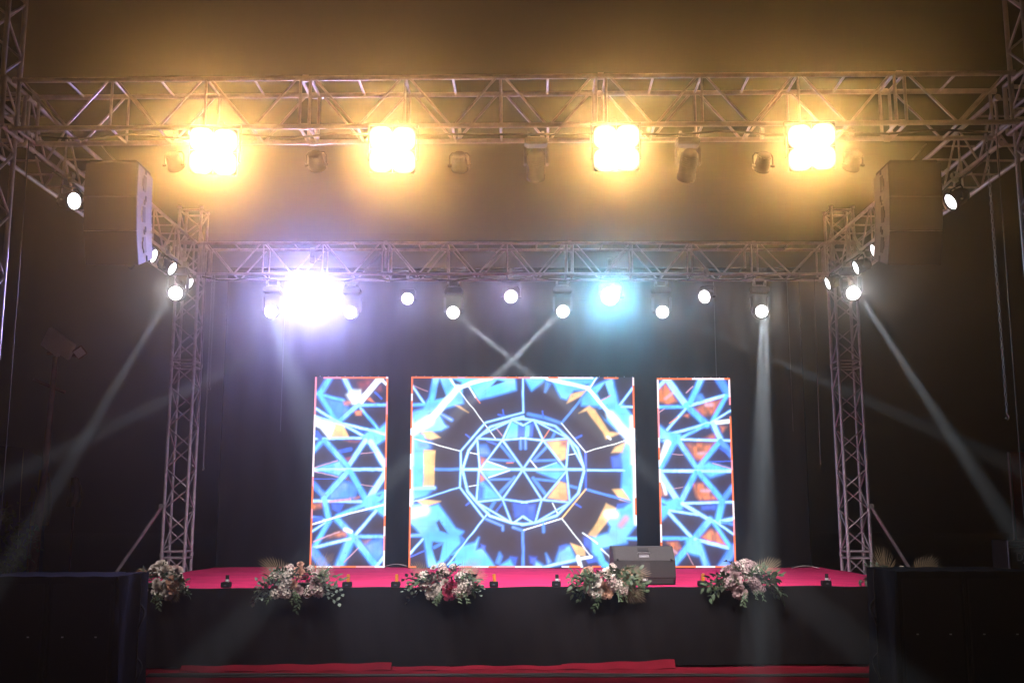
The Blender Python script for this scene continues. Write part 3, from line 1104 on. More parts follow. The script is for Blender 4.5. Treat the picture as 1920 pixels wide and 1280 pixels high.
def moving_head(pos, face, label, group, lit=True, scale=1.0, drop=0.0):
    """pos = centre of the head; face = point the lens looks at"""
    pos = Vector(pos)
    t = empty('moving_head_light', pos, label=label, cat='stage light', group=group)
    t.scale = (scale,) * 3
    rot = aim_rot(Vector(face) - pos)
    yaw = (0, 0, rot[2])
    inst(mh_base, 'base', t, loc=(0, 0, drop))
    for sx in (-1, 1):
        off = Matrix.Rotation(rot[2], 3, 'Z') @ Vector((sx * 0.142, 0, 0.13))
        inst(mh_arm, 'arm', t, rot=yaw, loc=off)
    inst(mh_head, 'head', t, rot=rot)
    inst(mh_lens_on if lit else mh_lens_off, 'lens', t, rot=rot)
    inst(mh_clamp, 'clamp', t, loc=(0, 0, drop))
    return t

# blinder: four lamps in a square housing
mb = MB(); mb.box((0, 0.06, 0), (0.462, 0.12, 0.462), bev=0.015)
bl_body = meshed(mb, 'housing', M['black_metal'])
mb = MB()
for k in range(4):
    mb.box((.112 * math.cos(k * math.pi / 2), -.003, .112 * math.sin(k * math.pi / 2)), ((.003, .006, .222) if k % 2 == 0 else (.222, .006, .003)))
bl_ring = meshed(mb, 'reflector_rim', M['steel'])
mb = MB()
cell = []
for cx_, cz_, a0 in ((.04, .04, 0), (-.04, .04, 90), (-.04, -.04, 180), (.04, -.04, 270)):
    for k in range(6):
        an = R(a0 + k * 18); cell.append((cx_ + .070 * math.cos(an), -.006, cz_ + .070 * math.sin(an)))
mb.add([(0, .0, 0)] + cell, [(0, 1 + (k + 1) % 24, 1 + k) for k in range(24)], True)
bl_lens = meshed(mb, 'lamp', M['em_warm'])
mb = MB()
for sx in (-1, 1):
    mb.box((sx * .245, 0.06, 0.09), (0.012, 0.05, 0.36))
mb.box((0, 0.06, 0.275), (0.502, 0.05, 0.012))
bl_yoke = meshed(mb, 'yoke', M['black_metal'])
def blinder(px, py, label, watts):
    p = PT(px, py, 9.97)
    t = empty('blinder_light', p, label=label, cat='stage light', group='glaring warm lamps on the front truss')
    face = Vector((p.x * .3, 0, 1.9)); rot = aim_rot(face - p)
    h = empty('lamp_head', rot=rot, parent=t)
    inst(bl_body, 'housing', h)
    for sx in (-1, 1):
        for sz in (-1, 1):
            inst(bl_lens, 'lamp', h, (sx * .113, 0, sz * .113))
            inst(bl_ring, 'reflector_rim', h, (sx * .113, 0, sz * .113))
    inst(bl_yoke, 'yoke', t)
    mb = MB(); mb.tube([(0, .06, .28), (0, 0.24, .36)], .015, 8); mb.box((0, 0.24, 0.36), (0.06, 0.07, 0.07), bev=.01); mb.build('clamp', M['steel'], t)
    d = (face - p).normalized()
    spot('blinder_lamp', p + d * 0.07, p + d * 3, watts, (1.0, 0.50, 0.145), 110, 0.5, 0.12)
B_W = 1200
blinder(400, 284, 'glaring warm four-cell lamp, leftmost on the front truss', B_W * 1.25)
blinder(736, 281, 'glaring warm four-cell lamp, second from left on the front truss', B_W * .95)
blinder(1156, 278, 'glaring warm four-cell lamp, third from left on the front truss', B_W * .85)
blinder(1522, 276, 'glaring warm four-cell lamp, rightmost on the front truss', B_W * .85)

# rear truss row
BEAM_GAIN = 150
G1 = 'small white lamps under the rear truss'
EYE = Vector((0, 0, 1.84))
def eye_from(p, f=.5): return Vector((p.x * f, 0, 2.2))
def beam(p, q, watts, cone=2.2, color=(0.80, 0.90, 1.0), r=0.035, blend=0.6):
    p, q = Vector(p), Vector(q)
    d = (q - p).normalized()
    spot('beam_lamp', p + d * 0.05, q, watts * BEAM_GAIN, color, cone, blend, r)
BEAMS = [  # photo x, y, other end x, y, depth of the far end, watts, label
    (505, 580, 846, 1500, 7.3, 260, 'small round white lamp left of the huge violet glare'),
    (655, 582, -300, 1047, 9.5, 3000, 'small round white lamp just right of the huge violet glare'),
    (849, 582, 1964, 1500, 7.3, 3200, 'round white lamp whose beam crosses down to the right above the centre screen'),
    (1056, 580, 115, 1500, 7.3, 3200, 'round white lamp whose beam crosses down to the left above the centre screen'),
    (1244, 581, 2400, 1093, 9.5, 3000, 'round white lamp in grey yoke with a faint beam to the right'),
    (1431, 580, 1422, 1500, 7.3, 1100, 'round white lamp sending its beam straight down'),
]
for (x, y, x2, y2, Y2, wts, lab) in BEAMS:
    p = PT(x, y, 16.75)
    q = PT(x2, y2, Y2)
    moving_head(p + Vector((0, 0.19, 0)), eye_from(p), lab, G1, drop=0.06, scale=1.0)
    front_pt = p + Vector((0, -0.05, -0.02))
    if x == 1431:
        for s in (-1, 1):
            beam(front_pt + Vector((s * .035, 0, 0)), q + Vector((s * .06, 0, 0)), wts * 1.3, 1.7, r=.03)
    elif x == 505:
        beam(front_pt, q, wts, 7.0, (0.6, 0.7, 1.0), blend=.8)
    else:
        beam(front_pt, q, wts)
    spot('head_glow', p + Vector((0, -.05, 0)), EYE, 22, (1, 1, 1), 120, .8, .05)
for (x, y, lens, lab, wts, col, tgt, sc) in [
    (583, 555, 'em_violet', 'hugely glaring violet-white lamp, brightest on the rear truss', 2000, (0.42, 0.40, 1.0), None, 1.9),
    (764, 560, 'em_beads', 'small lamp with pale violet glow right of the huge glare', 60, (0.5, 0.5, 1.0), (0.5, 0, 3.0), 1.0),
    (958, 556, 'em_beads', 'pale violet lamp at the middle of the rear truss', 80, (0.6, 0.5, 1.0), (0, 0, 2.8), 1.1),
    (1144, 555, 'em_cyan', 'glaring cyan-white lamp right of the middle of the rear truss', 620, (0.26, 0.68, 1.0), None, 1.5),
    (1322, 556, 'em_beads', 'tilted oval lamp on the rear truss between two round lamps', 15, (0.7, 0.7, 1.0), (-7.5, 4, 0.5), 1.1)]:
    p = PT(x, y, 16.8)
    tg = Vector(tgt) if tgt else eye_from(p, .3)
    par(p, tg, M[lens], lab, G1, hang=TB - p.z + 0.02, scale=sc, watts=wts, color=col, cone=75, blend=.5)

# side truss lamps
G2 = 'lamps on the left side truss'; G3 = 'lamps on the right side truss'
for (x, y, Y, lab, g, tg) in [
    (286, 479, 14.4, 'oval white lamp beside the left hanging speaker column', G2, (3, 13.4, 2.6)),
    (321, 503, 15.2, 'slanted oval white lamp, middle one behind the left hanging speakers', G2, (3, 13.6, 1.2)),
    (353, 531, 16.2, 'slanted oval white lamp beside the rear left tower', G2, (3, 14.6, .8)),
    (137, 377, 11.8, 'upright bead-edged white lamp left of the left hanging speakers', G2, (0, 9.0, 4.6)),
    (1641, 470, 14.2, 'sliver of white lamp peeping past the right hanging speakers', G3, (-3, 13.8, 2.4)),
    (1607, 501, 15.2, 'thin oval white lamp above the round lamp on the right', G3, (-3, 14.9, 2.5)),
    (1554, 531, 16.2, 'thin oval white lamp beside the rear right tower', G3, (-3, 15.9, 2.5)),
    (1785, 377, 11.8, 'slanted oval white lamp right of the right hanging speakers', G3, (-1.5, 10.9, 1.6))]:
    p = PT(x, y, Y)
    par(p, tg, M['em_beads'], lab, g, hang=TB - p.z + 0.02, watts=(110 if Y > 12 else 10), color=(0.85, 0.75, 1.0), cone=75)
for (x, y, x2, y2, Y2, lab, g) in [
    (325, 545, -245, 1500, 7.3, 'round white lamp under the left side truss with beam down left', G2),
    (1604, 545, 2230, 1500, 7.3, 'round white lamp under the right side truss with beam down right', G3)]:
    p = PT(x, y, 15.3)
    moving_head(p + Vector((0, 0.19, 0)), eye_from(p), lab, g, drop=0.04)
    beam(p + Vector((0, -.05, -.02)), PT(x2, y2, Y2), 900 if x < 900 else 1500, 2.0)
    spot('head_glow', p + Vector((0, -.05, 0)), EYE, 40, (1, 1, 1), 120, .8, .05)
# a weaker pair hidden behind the hanging speakers, whose beams cross the stage
for (x, y, x2, y2, lab, g, wts) in [
    (1685, 468, 1370, 706, 'dark moving lamp hidden behind the right hanging speakers', G3, 3500),
    (232, 478, 560, 700, 'dark moving lamp hidden behind the left hanging speakers', G2, 1800)]:
    p = PT(x, y, 14.6)
    q = PT(x2, y2, 16.0)
    moving_head(p + Vector((0, 0.05, 0)), q, lab, g)
    d = (q - p).normalized()
    beam(p + d * .12 + Vector((0, .05, 0)), q, wts, 3.4)

# unlit looking washes under the front truss, aimed at the stage
G4 = 'dark wash lamps under the front truss facing the stage'
for i, (x, y) in enumerate([(330, 312), (595, 312), (862, 314), (1005, 312), (1290, 312), (1428, 314), (1596, 312)]):
    p = PT(x, y, 10.45)
    tg = Vector((p.x * 0.8, 15.6, 0.9))
    lab = ['leftmost dark wash lamp under the front truss', 'dark wash lamp between the first two glaring lamps', 'dark wash lamp right of the second glaring lamp',
           'dark moving lamp under the middle of the front truss', 'dark moving lamp midway between the two right glaring lamps', 'dark wash lamp just left of the rightmost glaring lamp', 'dark wash lamp just right of the rightmost glaring lamp'][i]
    if i in (3, 4):
        moving_head(p, tg, lab, G4, lit=False, drop=0.02, scale=.8)
    else:
        par(p, tg, M['lens_dark'], lab, G4, hang=(TB - p.z + 0.02) / .8, scale=.8)
    d = (tg - p).normalized()
    spot('wash_lamp', p + d * 0.24, tg, 700, (1.0, 0.86, 0.88), 74, .9, .08)

# light of the video walls
def wall_light(x, wid, watts, col):
    d = bpy.data.lights.new('screen_light', 'AREA'); d.shape = 'RECTANGLE'; d.size = wid; d.size_y = 3.1
    d.energy = watts; d.color = col
    o = bpy.data.objects.new('screen_light', d); o.location = (x, 18.05, SZ + 1.65); o.rotation_euler = (-math.pi / 2, 0, 0)
    COL.objects.link(o)
wall_light(-2.785, 1.2, 3, (0.45, 0.72, 1)); wall_light(0.19, 3.7, 9, (0.5, 0.75, 1)); wall_light(3.15, 1.2, 3, (0.5, 0.7, 1))

# ------------------------------------------------------------------ line arrays
def line_array(x_in, sgn, label):
    """x_in: inner side; sgn +1: body extends to +x"""
    wid, dep, hh = 0.62, 0.50, 0.40
    Y0 = 12.0
    t = empty('line_array', (x_in, Y0, 5.95), label=label, cat='speaker', group='hanging speaker columns')
    pos = Vector((0, 0, 0)); ang = 0.0
    for i in range(3):
        ang = [R(1), R(8), R(19)][i]
        rot = (ang, 0, 0)
        b = empty('cabinet', pos, rot, parent=t)
        mb = MB()
        # trapezoid box: taller in front
        f, k = hh / 2, hh / 2 - 0.028
        x0, x1 = (0, wid * sgn)
        xs = sorted((x0, x1))
        V_ = [(xs[0], 0, f), (xs[1], 0, f), (xs[1], dep, k), (xs[0], dep, k), (xs[0], 0, -f), (xs[1], 0, -f), (xs[1], dep, -k), (xs[0], dep, -k)]
        mb.add([(a, bb, c - hh / 2) for a, bb, c in V_], [(3, 2, 1, 0), (4, 5, 6, 7), (0, 1, 5, 4), (1, 2, 6, 5), (2, 3, 7, 6), (3, 0, 4, 7)])
        mb.build('body', M['speaker_side'], b)
        mb = MB(); mb.box((wid / 2 * sgn, -0.012, -hh / 2), (wid + 0.002, 0.022, hh - 0.001), bev=0.001); mb.build('grille', M['grille'], b)
        # handle recess and rigging plate on both sides
        for sx in (-0.004 * sgn, (wid + .004) * sgn):
            mb = MB(); mb.box((sx, 0.22, -hh / 2 + .02), (0.012, 0.085, 0.19), bev=0.002)
            mb.box((sx, 0.17, -hh / 2 + .02), (0.012, 0.04, 0.09))
            mb.build('handle_recess', M['rubber'], b)
            mb = MB(); mb.box((sx * 1.0, 0.24, -0.03), (0.012, 0.03, 0.06)); mb.box((sx, 0.28, -hh + .05), (0.012, 0.03, 0.07)); mb.build('rigging_plate', M['black_metal'], b)
        pos = pos + Vector((0, math.sin(ang) * (hh + .004), -math.cos(ang) * (hh + .004)))
    mb = MB(); mb.box((wid / 2 * sgn, dep / 2, 0.03), (wid * .9, dep, 0.04), bev=.005)
    mb.build('bumper_frame', M['black_metal'], t)
    for sy in (0.08, 0.34):
        mb = MB(); mb.tube([(wid * .5 * sgn, sy, 0.05), (wid * .9 * sgn, 0.2, 0.32)], 0.008, 6); mb.build('sling', M['steel'], t)
    return t
line_array(4.46, 1, 'right column of three hanging speakers with grey side panels')
line_array(-4.43, -1, 'left column of three hanging speakers with grey side panels')

# ------------------------------------------------------------------ covered subwoofers
def sub(x, y, wid, dep, h, label, group):
    t = empty('subwoofer', (x, y, 0), label=label, cat='speaker', group=group)
    mb = MB(); mb.box((wid / 2, dep / 2, h / 2 + .01), (wid - .012, dep, h - .02), bev=.012); mb.build('body', M['cover'], t)
    mb = MB(); mb.box((wid / 2, -0.006, h / 2), (wid - .07, 0.02, h - .12), bev=.006); mb.build('grille', M['grille'], t)
    for k in (-1, 1):
        mb = MB(); mb.box((wid / 2 + k * wid * .25, -0.018, h * .55), (0.02, 0.006, 0.012)); mb.build('badge', M['steel'], t)
    return t
SH1, SH2, SY = 1.245, 1.295, 10.45
sub(-4.475, SY, .64, .76, SH1, 'black covered bass speaker next to the stage on the left', 'covered bass speakers on the left')
sub(-5.125, SY, .64, .76, SH1, 'black covered bass speaker at the left picture edge', 'covered bass speakers on the left')
sub(3.735, SY, .635, .76, SH2, 'black covered bass speaker next to the stage on the right', 'covered bass speakers on the right')
sub(4.375, SY, .635, .76, SH2, 'black covered bass speaker standing at the right picture edge', 'covered bass speakers on the right')

def drape(xa, xb, h, inner_right, label):
    t = empty('speaker_cover', (0, SY, h), label=label, cat='cover', group='cloth covers over the bass speakers')
    rng = random.Random(3 if inner_right else 4)
    def top(u, v):
        x = xa - .02 + (xb - xa + .04) * u; y = -0.035 + 0.84 * v
        z = 0.009 + 0.006 * math.sin(x * 9 + 3 * v) * math.sin(v * 3.1) + 0.003 * math.sin(x * 23 + 2 * v)
        return (x, y, max(0.004, z))
    mb = MB(); mb.add(*grid_sheet(top, 80, 10), True)
    mb.build('top_sheet', M['cover_side'], t)
    def flap(u, v):
        x = xa - .02 + (xb - xa + .04) * u
        drop_ = 0.045 + 0.014 * math.sin(x * 5) + 0.008 * math.sin(x * 17)
        return (x, -0.037 - 0.006 * math.sin(x * 21) * v, 0.009 + 0.003 * math.sin(x * 23) - drop_ * v)
    mb = MB(); mb.add(*grid_sheet(flap, 80, 3), True); mb.build('front_flap', M['cover'], t)
    xs = xb + .022 if inner_right else xa - .022
    sg = 1 if inner_right else -1
    def side(u, v):
        y = -0.035 + 0.84 * u
        z = 0.012 - 1.20 * v
        return (xs + sg * (0.012 + 0.014 * math.sin(y * 12 + v * 3) + 0.03 * v * math.sin(y * 4 + 1.5) ** 2), y, z)
    mb = MB(); mb.add(*grid_sheet(side, 24, 24), True); mb.build('side_sheet', M['cover_side'], t)
    # strap loop handle
    for zc in (-0.42, -0.95):
        mb = MB()
        pts = [(xs + sg * (.03 + .05 * math.sin(math.pi * i / 10)), 0.50 + 0.05 * math.sin(2 * math.pi * i / 10), zc + 0.13 - 0.26 * i / 10) for i in range(11)]
        mb.tube(pts, 0.012, 6); mb.build('strap', M['rubber'], t)
    mb = MB(); mb.tube([(xs + sg * .035, .5, .0), (xs + sg * .035, .5, -1.1)], .008, 5); mb.build('seam', M['rubber'], t)
    return t
drape(-5.135, -3.825, SH1, True, 'navy cloth cover over the left pair of bass speakers')
drape(3.735, 5.02, SH2, False, 'navy cloth cover over the right pair of bass speakers')

# ------------------------------------------------------------------ stage monitor
mon = empty('stage_monitor', (1.70, 13.75, SZ + .008), (0, 0, R(2)), label='grey wedge monitor box seen from behind on the stage front', cat='monitor speaker')
mb = MB()
w2 = 0.395
prof = [(0.0, 0.09), (0.02, 0.30), (0.20, 0.475), (0.45, 0.475), (0.52, 0.06), (0.40, 0.0), (0.05, 0.0)]
mb.add([(-w2, y, z) for y, z in prof] + [(w2, y, z) for y, z in prof],
       [tuple(range(7)), tuple(reversed(range(7, 14)))] + [(i, i + 7, (i + 1) % 7 + 7, (i + 1) % 7) for i in range(7)])
mb.build('body', M['monitor'], mon)
mb = MB()
a = Vector((0, 0.02, 0.30)); b = Vector((0, 0.20, 0.475)); n_ = Vector((0, -(b - a).z, (b - a).y)).normalized() * .004
def sl(x, t): p = a.lerp(b, t) + n_; return (x, p.y, p.z)
mb.add([sl(-w2 + .03, .03), sl(w2 - .005, .03), sl(w2 - .005, .97), sl(-w2 + .03, .97)], [(0, 1, 2, 3)])
mb.build('sloping_panel', M['monitor_light'], mon)
mb = MB()
for (x0, x1, t0, t1) in ((-.07, .07, .62, .86),):
    p = a.lerp(b, (t0 + t1) / 2) + n_ * 1.6
    mb.box(((x0 + x1) / 2, p.y, p.z), (x1 - x0, 0.006, .055), (R(-45.8), 0, 0))
mb.build('handle_recess', M['rubber'], mon)
mb = MB()
p = a.lerp(b, .30) + n_ * 1.5
mb.box((0, p.y, p.z), (.13, .008, .05), (R(-45.8), 0, 0)); mb.box((0, p.y - .01, p.z + .035), (.16, .02, .01), (R(-45.8), 0, 0))
mb.build('connector_plate', M['steel'], mon)
mb = MB(); mb.box((0.005, -0.002, .20), (.12, .012, .16), (R(-5), 0, 0)); mb.build('label_plate', M['monitor_light'], mon)
for sx in (-1, 1):
    mb = MB(); mb.lathe([(0.0, -.012), (.014, -.012), (.016, 0.01)], (sx * (w2 - .05), .02, .315), 'Y', 12); mb.build('knob', M['rubber'], mon)
mb = MB()
mb.box((0, 0.10, 0.045), (2 * w2 - .06, .20, .085), bev=.006); mb.build('foot_rail', M['rubber'], mon)
for z in (.07, .16):
    mb = MB(); mb.box((w2 + .004, .12, z), (.02, .05, .04), bev=.003); mb.build('corner_bracket', M['rubber'], mon)

# ------------------------------------------------------------------ pyro fountains along the stage edge
def pyro(px, orange, tilt, label):
    x = (px - 960) / 1975 * 12.87
    y = fy(x) + 0.09
    x = (px - 960) / 1975 * (y * .9867 - .14)
    t = empty('stage_fountain', (x, y, SZ + .006), label=label, cat='stage fountain', group='small black boxes with tubes along the stage edge')
    mb = MB(); mb.box((0, 0, .034), (.108, .11, .064), bev=.006); mb.build('box', M['black_metal'], t)
    mb = MB(); mb.box((0, -.056, .03), (.03, .003, .014)); mb.build('socket', M['grey_plastic'], t)
    d = Vector((math.sin(tilt), 0, math.cos(tilt)))
    b0 = Vector((0.01, 0, .064))
    mb = MB(); mb.tube([b0, b0 + d * .085], .021, 14)
    if orange:
        mb.tube([b0 + d * .085, b0 + d * .092], .017, 14)
        mb.build('tube', M['orange'], t)
    else:
        mb.build('tube', M['rubber'], t)
        mb = MB(); mb.tube([b0 + d * .008, b0 + d * .035], .0225, 14); mb.build('white_band', M['white'], t)
        mb = MB(); mb.tube([b0 + Vector((.02, -.02, 0)), b0 + Vector((.035, -.035, .02)), b0 + Vector((.03, -.045, .03))], .006, 6); mb.build('plug', M['white'], t)
for a_ in [(424, 0, .02, 'black tube in a black box, leftmost on the stage edge'), (651, 1, 0, 'orange tube in a black box touching the second flower arrangement'),
           (742, 1, 0, 'upright orange tube in a black box left of the middle flowers'), (926, 1, -.12, 'tilted orange tube in a black box right of the middle flowers'),
           (1043, 0, -.03, 'black tube in a black box left of the peach flowers'), (1207, 0, 0, 'black tube with white band in front of the monitor'),
           (1317, 1, 0, 'orange tube in a black box right of the monitor'), (1549, 0, .03, 'black tube in a black box, rightmost on the stage edge')]:
    pyro(*a_)

# pale cables lying on the stage
mb = MB(); mb.tube([PT(722 + i * 4.2, 1061 - 4 * math.sin(math.pi * i / 10), 18.05) for i in range(11)], .005, 5)
tag(mb.build('stage_cable', M['white_cable']), 'thin pale cable arching between the left and centre screens', 'cable')
mb = MB(); mb.tube([PT(1484 + i * 5.2, 1065 - 5 * math.sin(math.pi * i / 10), 17.4) for i in range(11)], .006, 5)
tag(mb.build('stage_cable', M['white_cable']), 'thin pale cable arching over the carpet right of the screens', 'cable')

# ------------------------------------------------------------------ flowers
def petal(bm, r, h, wdt, an, open_):
    vs = []
    for j in range(4):
        t = j / 3
        rr = r * (0.35 + 0.65 * math.sin(t * math.pi / 2)) + open_ * t * t
        zz = h * t - open_ * 0.25 * t ** 3
        for k in (-1, 0, 1):
            aa = an + k * wdt * (math.sin(max(.12, t) * 2.2)) * 0.9
            q = rr * (1.0 - 0.06 * abs(k))
            vs.append((q * math.cos(aa), q * math.sin(aa), zz))
    fs = [(j * 3 + k, j * 3 + k + 1, (j + 1) * 3 + k + 1, (j + 1) * 3 + k) for j in range(3) for k in range(2)]
    bm.add(vs, fs, True)
def rose_mesh(m, seed):
    rg = random.Random(seed); b = MB()
    for (n, r, h, wd, op) in ((3, .010, .040, .9, 0), (4, .018, .042, .75, .003), (5, .027, .040, .6, .008), (6, .036, .034, .52, .014), (7, .044, .024, .45, .020)):
        o = rg.random() * 6
        for k in range(n):
            petal(b, r, h, wd, o + 2 * math.pi * k / n + rg.uniform(-.1, .1), op * rg.uniform(.7, 1.4))
    b.lathe([(0, -.012), (.015, -.010), (.024, 0), (.020, .012)], n=8)
    return meshed(b, 'flower', m)
def cluster_mesh(m, seed):
    rg = random.Random(seed); b = MB()
    for i in range(46):
        z = 1 - 2 * (i + .5) / 46; a = i * 2.399
        d = Vector((math.sqrt(1 - z * z) * math.cos(a), math.sqrt(1 - z * z) * math.sin(a), z))
        if d.z < -.55: continue
        c = d * .042 * rg.uniform(.85, 1.15) * Vector((1, 1, .85)).length / 1.65
        u = d.orthogonal().normalized(); v = d.cross(u)
        s = rg.uniform(.011, .016); tw = rg.random() * 3
        for k in range(4):
            an = tw + k * math.pi / 2
            e1 = u * math.cos(an) + v * math.sin(an); e2 = u * math.cos(an + .8) + v * math.sin(an + .8); e0 = u * math.cos(an - .8) + v * math.sin(an - .8)
            b.add([c, c + e0 * s * .75 + d * .004, c + e1 * s + d * .007, c + e2 * s * .75 + d * .004], [(0, 1, 2, 3)], True)
    return meshed(b, 'flower', m)
def bud_mesh(m, seed):
    b = MB(); b.lathe([(0, -.004), (.014, 0), (.020, .014), (.016, .030), (.004, .038), (0, .038)], n=9)
    for k in range(4): petal(b, .019, .034, .7, k * 1.57, .002)
    return meshed(b, 'flower', m)
FM = {}
for k in ('white', 'blush', 'peach', 'pink', 'red'):
    FM['r' + k] = [rose_mesh(M['fl_' + k], s) for s in (1, 2)]
    FM['c' + k] = [cluster_mesh(M['fl_' + k], s) for s in (1, 2)]
    FM['b' + k] = [bud_mesh(M['fl_' + k], 1)]
def leaf(b, p, d, nrm, L, wd, curl=.15):
    s = d.cross(nrm).normalized()
    n = s.cross(d).normalized()
    pts = [p]
    for t, ww in ((.25, .8), (.55, 1.0), (.8, .65)):
        c = p + d * L * t - n * curl * L * t * t
        pts += [c + s * wd * ww / 2 + n * wd * .12, c - s * wd * ww / 2 + n * wd * .12]
    tip = p + d * L - n * curl * L
    pts.append(tip)
    b.add(pts, [(0, 1, 2), (1, 3, 4, 2), (3, 5, 6, 4), (5, 7, 6)], True)
def sprig_mesh(kind, seed):
    rg = random.Random(seed); b = MB()
    L = rg.uniform(.26, .34) if kind != 'fern' else .30
    n = 11 if kind == 'euc' else (12 if kind == 'leaf' else 20)
    pts = [Vector((0, 0, 0)) + Vector((L * t, .03 * math.sin(t * 4 + seed), .05 * math.sin(t * 2.4) - .09 * t * t)) for t in [i / 8 for i in range(9)]]
    b.tube(pts, .0025, 4, taper=.5)
    for i in range(n):
        t = .15 + .85 * i / (n - 1)
        k = min(7, int(t * 8)); f = t * 8 - k
        p = pts[k].lerp(pts[min(8, k + 1)], min(1, f))
        sd = 1 if i % 2 else -1
        ang = rg.uniform(.6, 1.1) * sd
        up = rg.uniform(-.3, .6)
        d = Vector((math.cos(ang), math.sin(ang), up)).normalized()
        nr = Vector((rg.uniform(-.5, .5), rg.uniform(-.5, .5), 1)).normalized()
        if kind == 'euc': leaf(b, p + d * .006, d, nr, rg.uniform(.04, .055), rg.uniform(.030, .040))
        elif kind == 'leaf': leaf(b, p, d, nr, rg.uniform(.06, .085), rg.uniform(.026, .036), .3)
        else: leaf(b, p, d, nr, .075 * (1.1 - .6 * t), .007)
    return meshed(b, 'leafy_stem', M['leaf_grey'] if kind == 'euc' else M['leaf'])
SP = {'euc': [sprig_mesh('euc', s) for s in range(3)], 'leaf': [sprig_mesh('leaf', s + 5) for s in range(3)], 'fern': [sprig_mesh('fern', 9)]}
def palm_mesh():
    b = MB(); rg = random.Random(2)
    b.tube([(0, 0, 0), (.16, 0, .0)], .003, 5)
    for i in range(19):
        an = (i - 9) / 9 * .95
        base = Vector((.06 + .10 * (1 - abs(i - 9) / 9), 0.003 * (i - 9), 0))
        L = .29 * (1 - .35 * (abs(i - 9) / 9) ** 2) * rg.uniform(.9, 1.05)
        d = Vector((math.cos(an), math.sin(an), rg.uniform(-.05, .05))).normalized()
        leaf(b, base, d, Vector((0, 0, 1)), L, .0085, .05)
    return meshed(b, 'palm_frond', M['palm'])
PALM = palm_mesh()
def dir_rot(d, roll=0):
    q = Vector(d).to_track_quat('X', 'Z')
    return (q @ Euler((roll, 0, 0)).to_quaternion()).to_euler()
def arrangement(x, seed, spec, blooms, palms, spread, label, greens=('euc', 'leaf'), dy=0.02, rise=1.0):
    rg = random.Random(seed)
    t = empty('flower_arrangement', (x, fy(x) + dy, SZ + .01), label=label, cat='flowers', group='flower arrangements along the stage edge')
    mb = MB(); mb.box((0, .03, .03), (.42, .16, .05), bev=.01); mb.build('foam_base', M['leaf'], t)
    for i in range(blooms):
        u = rg.uniform(-1, 1); u = math.copysign(abs(u) ** .8, u)
        a = rg.uniform(0, 1)
        px_ = u * .30 * spread
        hmax = .28 * rise * (1 - .45 * abs(u) ** 1.5)
        pz = -0.07 + (hmax + .07) * a
        py_ = -.13 + .14 * max(0, a - .45) * 2 - rg.uniform(0, .03)
        key = rg.choices([s[0] for s in spec], [s[1] for s in spec])[0]
        # colours gather in drifts
        if rg.random() < .6: key = spec[int((px_ / (.6 * spread) + .5) * len(spec) * .999) % len(spec)][0]
        me = rg.choice(FM[key])
        d = Vector((u * .6, -1.0 + .5 * a, -.1 + .9 * a)).normalized()
        q = d.to_track_quat('Z', 'Y').to_euler()
        s = rg.choice((.75, .95, 1.1, 1.35, 1.55))
        inst(me, 'flower', t, (px_, py_, pz), q, (s, s, s))
    n = 30
    for i in range(n):
        an = math.pi * (i + rg.random() * .7) / n * 1.25 - .35
        side = math.cos(an)
        d = Vector((side * rg.uniform(.8, 1.2), rg.uniform(-.7, -.05), math.sin(an) * .55 * rise - .18)).normalized()
        kind = greens[0] if rg.random() < .55 else greens[1]
        s = rg.uniform(.75, 1.15) * (1.15 if abs(side) > .6 else .85)
        inst(rg.choice(SP[kind]), 'leafy_stem', t, (side * .14 * spread, -.06, rg.uniform(.0, .12)), dir_rot(d, rg.uniform(-1.2, 1.2)), (s, s, s))
    for i in range(4):   # hanging stems in front of the skirt
        u = rg.uniform(-1, 1)
        d = Vector((u * .7, -.35, -rg.uniform(.35, 1.0))).normalized()
        s = rg.uniform(.5, .85)
        inst(rg.choice(SP[greens[1]]), 'leafy_stem', t, (u * .22, -.14, -.01), dir_rot(d, rg.uniform(-1, 1)), (s, s, s))
    for (ux, d, s) in palms:
        inst(PALM, 'palm_frond', t, (ux, -.03, .06), dir_rot(d, 1.45), (s, s, s))
    return t
def fx(px): return (px - 960) / 1975 * 12.9
arrangement(fx(300), 1, [('rpeach', 3), ('rpeach', 2), ('rwhite', 3), ('rwhite', 1), ('rblush', 2)], 34, [(.1, (.6, -.5, -.5), .8)], .95, 'peach and ivory roses partly hidden by the left bass speaker')
arrangement(fx(560), 2, [('cwhite', 3), ('cblush', 2), ('cwhite', 2), ('rpeach', 1), ('bred', 1), ('cwhite', 2), ('rpink', 1)], 44, [(-.15, (-.8, -.1, .75), 1.0), (.18, (.5, -.1, .8), 1.0), (.15, (.8, -.5, -.3), .7)], 1.0, 'wide arrangement of small ivory blooms with two pale palm fans below left screen', dy=0.0)
arrangement(fx(835), 3, [('cwhite', 3), ('rwhite', 1), ('cwhite', 2), ('rred', 1), ('cblush', 3), ('cwhite', 1)], 40, [(.18, (.6, -.1, .75), .9), (-.2, (-.6, -.1, .6), .8), (.2, (.9, -.2, .3), .8)], .92, 'middle arrangement of ivory blooms with dark red roses below the centre screen')
arrangement(fx(1140), 4, [('rwhite', 2), ('cblush', 2), ('rpeach', 3), ('cwhite', 2), ('rpeach', 1)], 32, [(.18, (.9, -.2, .35), .9), (.16, (.8, -.55, -.55), .95)], .85, 'arrangement with peach roses at its foot, left of the monitor box', greens=('leaf', 'leaf'))
arrangement(fx(1400), 5, [('cpink', 2), ('rpink', 3), ('cwhite', 1), ('cpink', 2), ('cpink', 1)], 38, [(.16, (.7, -.1, .65), .95)], .72, 'round arrangement of dusty pink roses below the right screen', greens=('leaf', 'leaf'), rise=1.15)
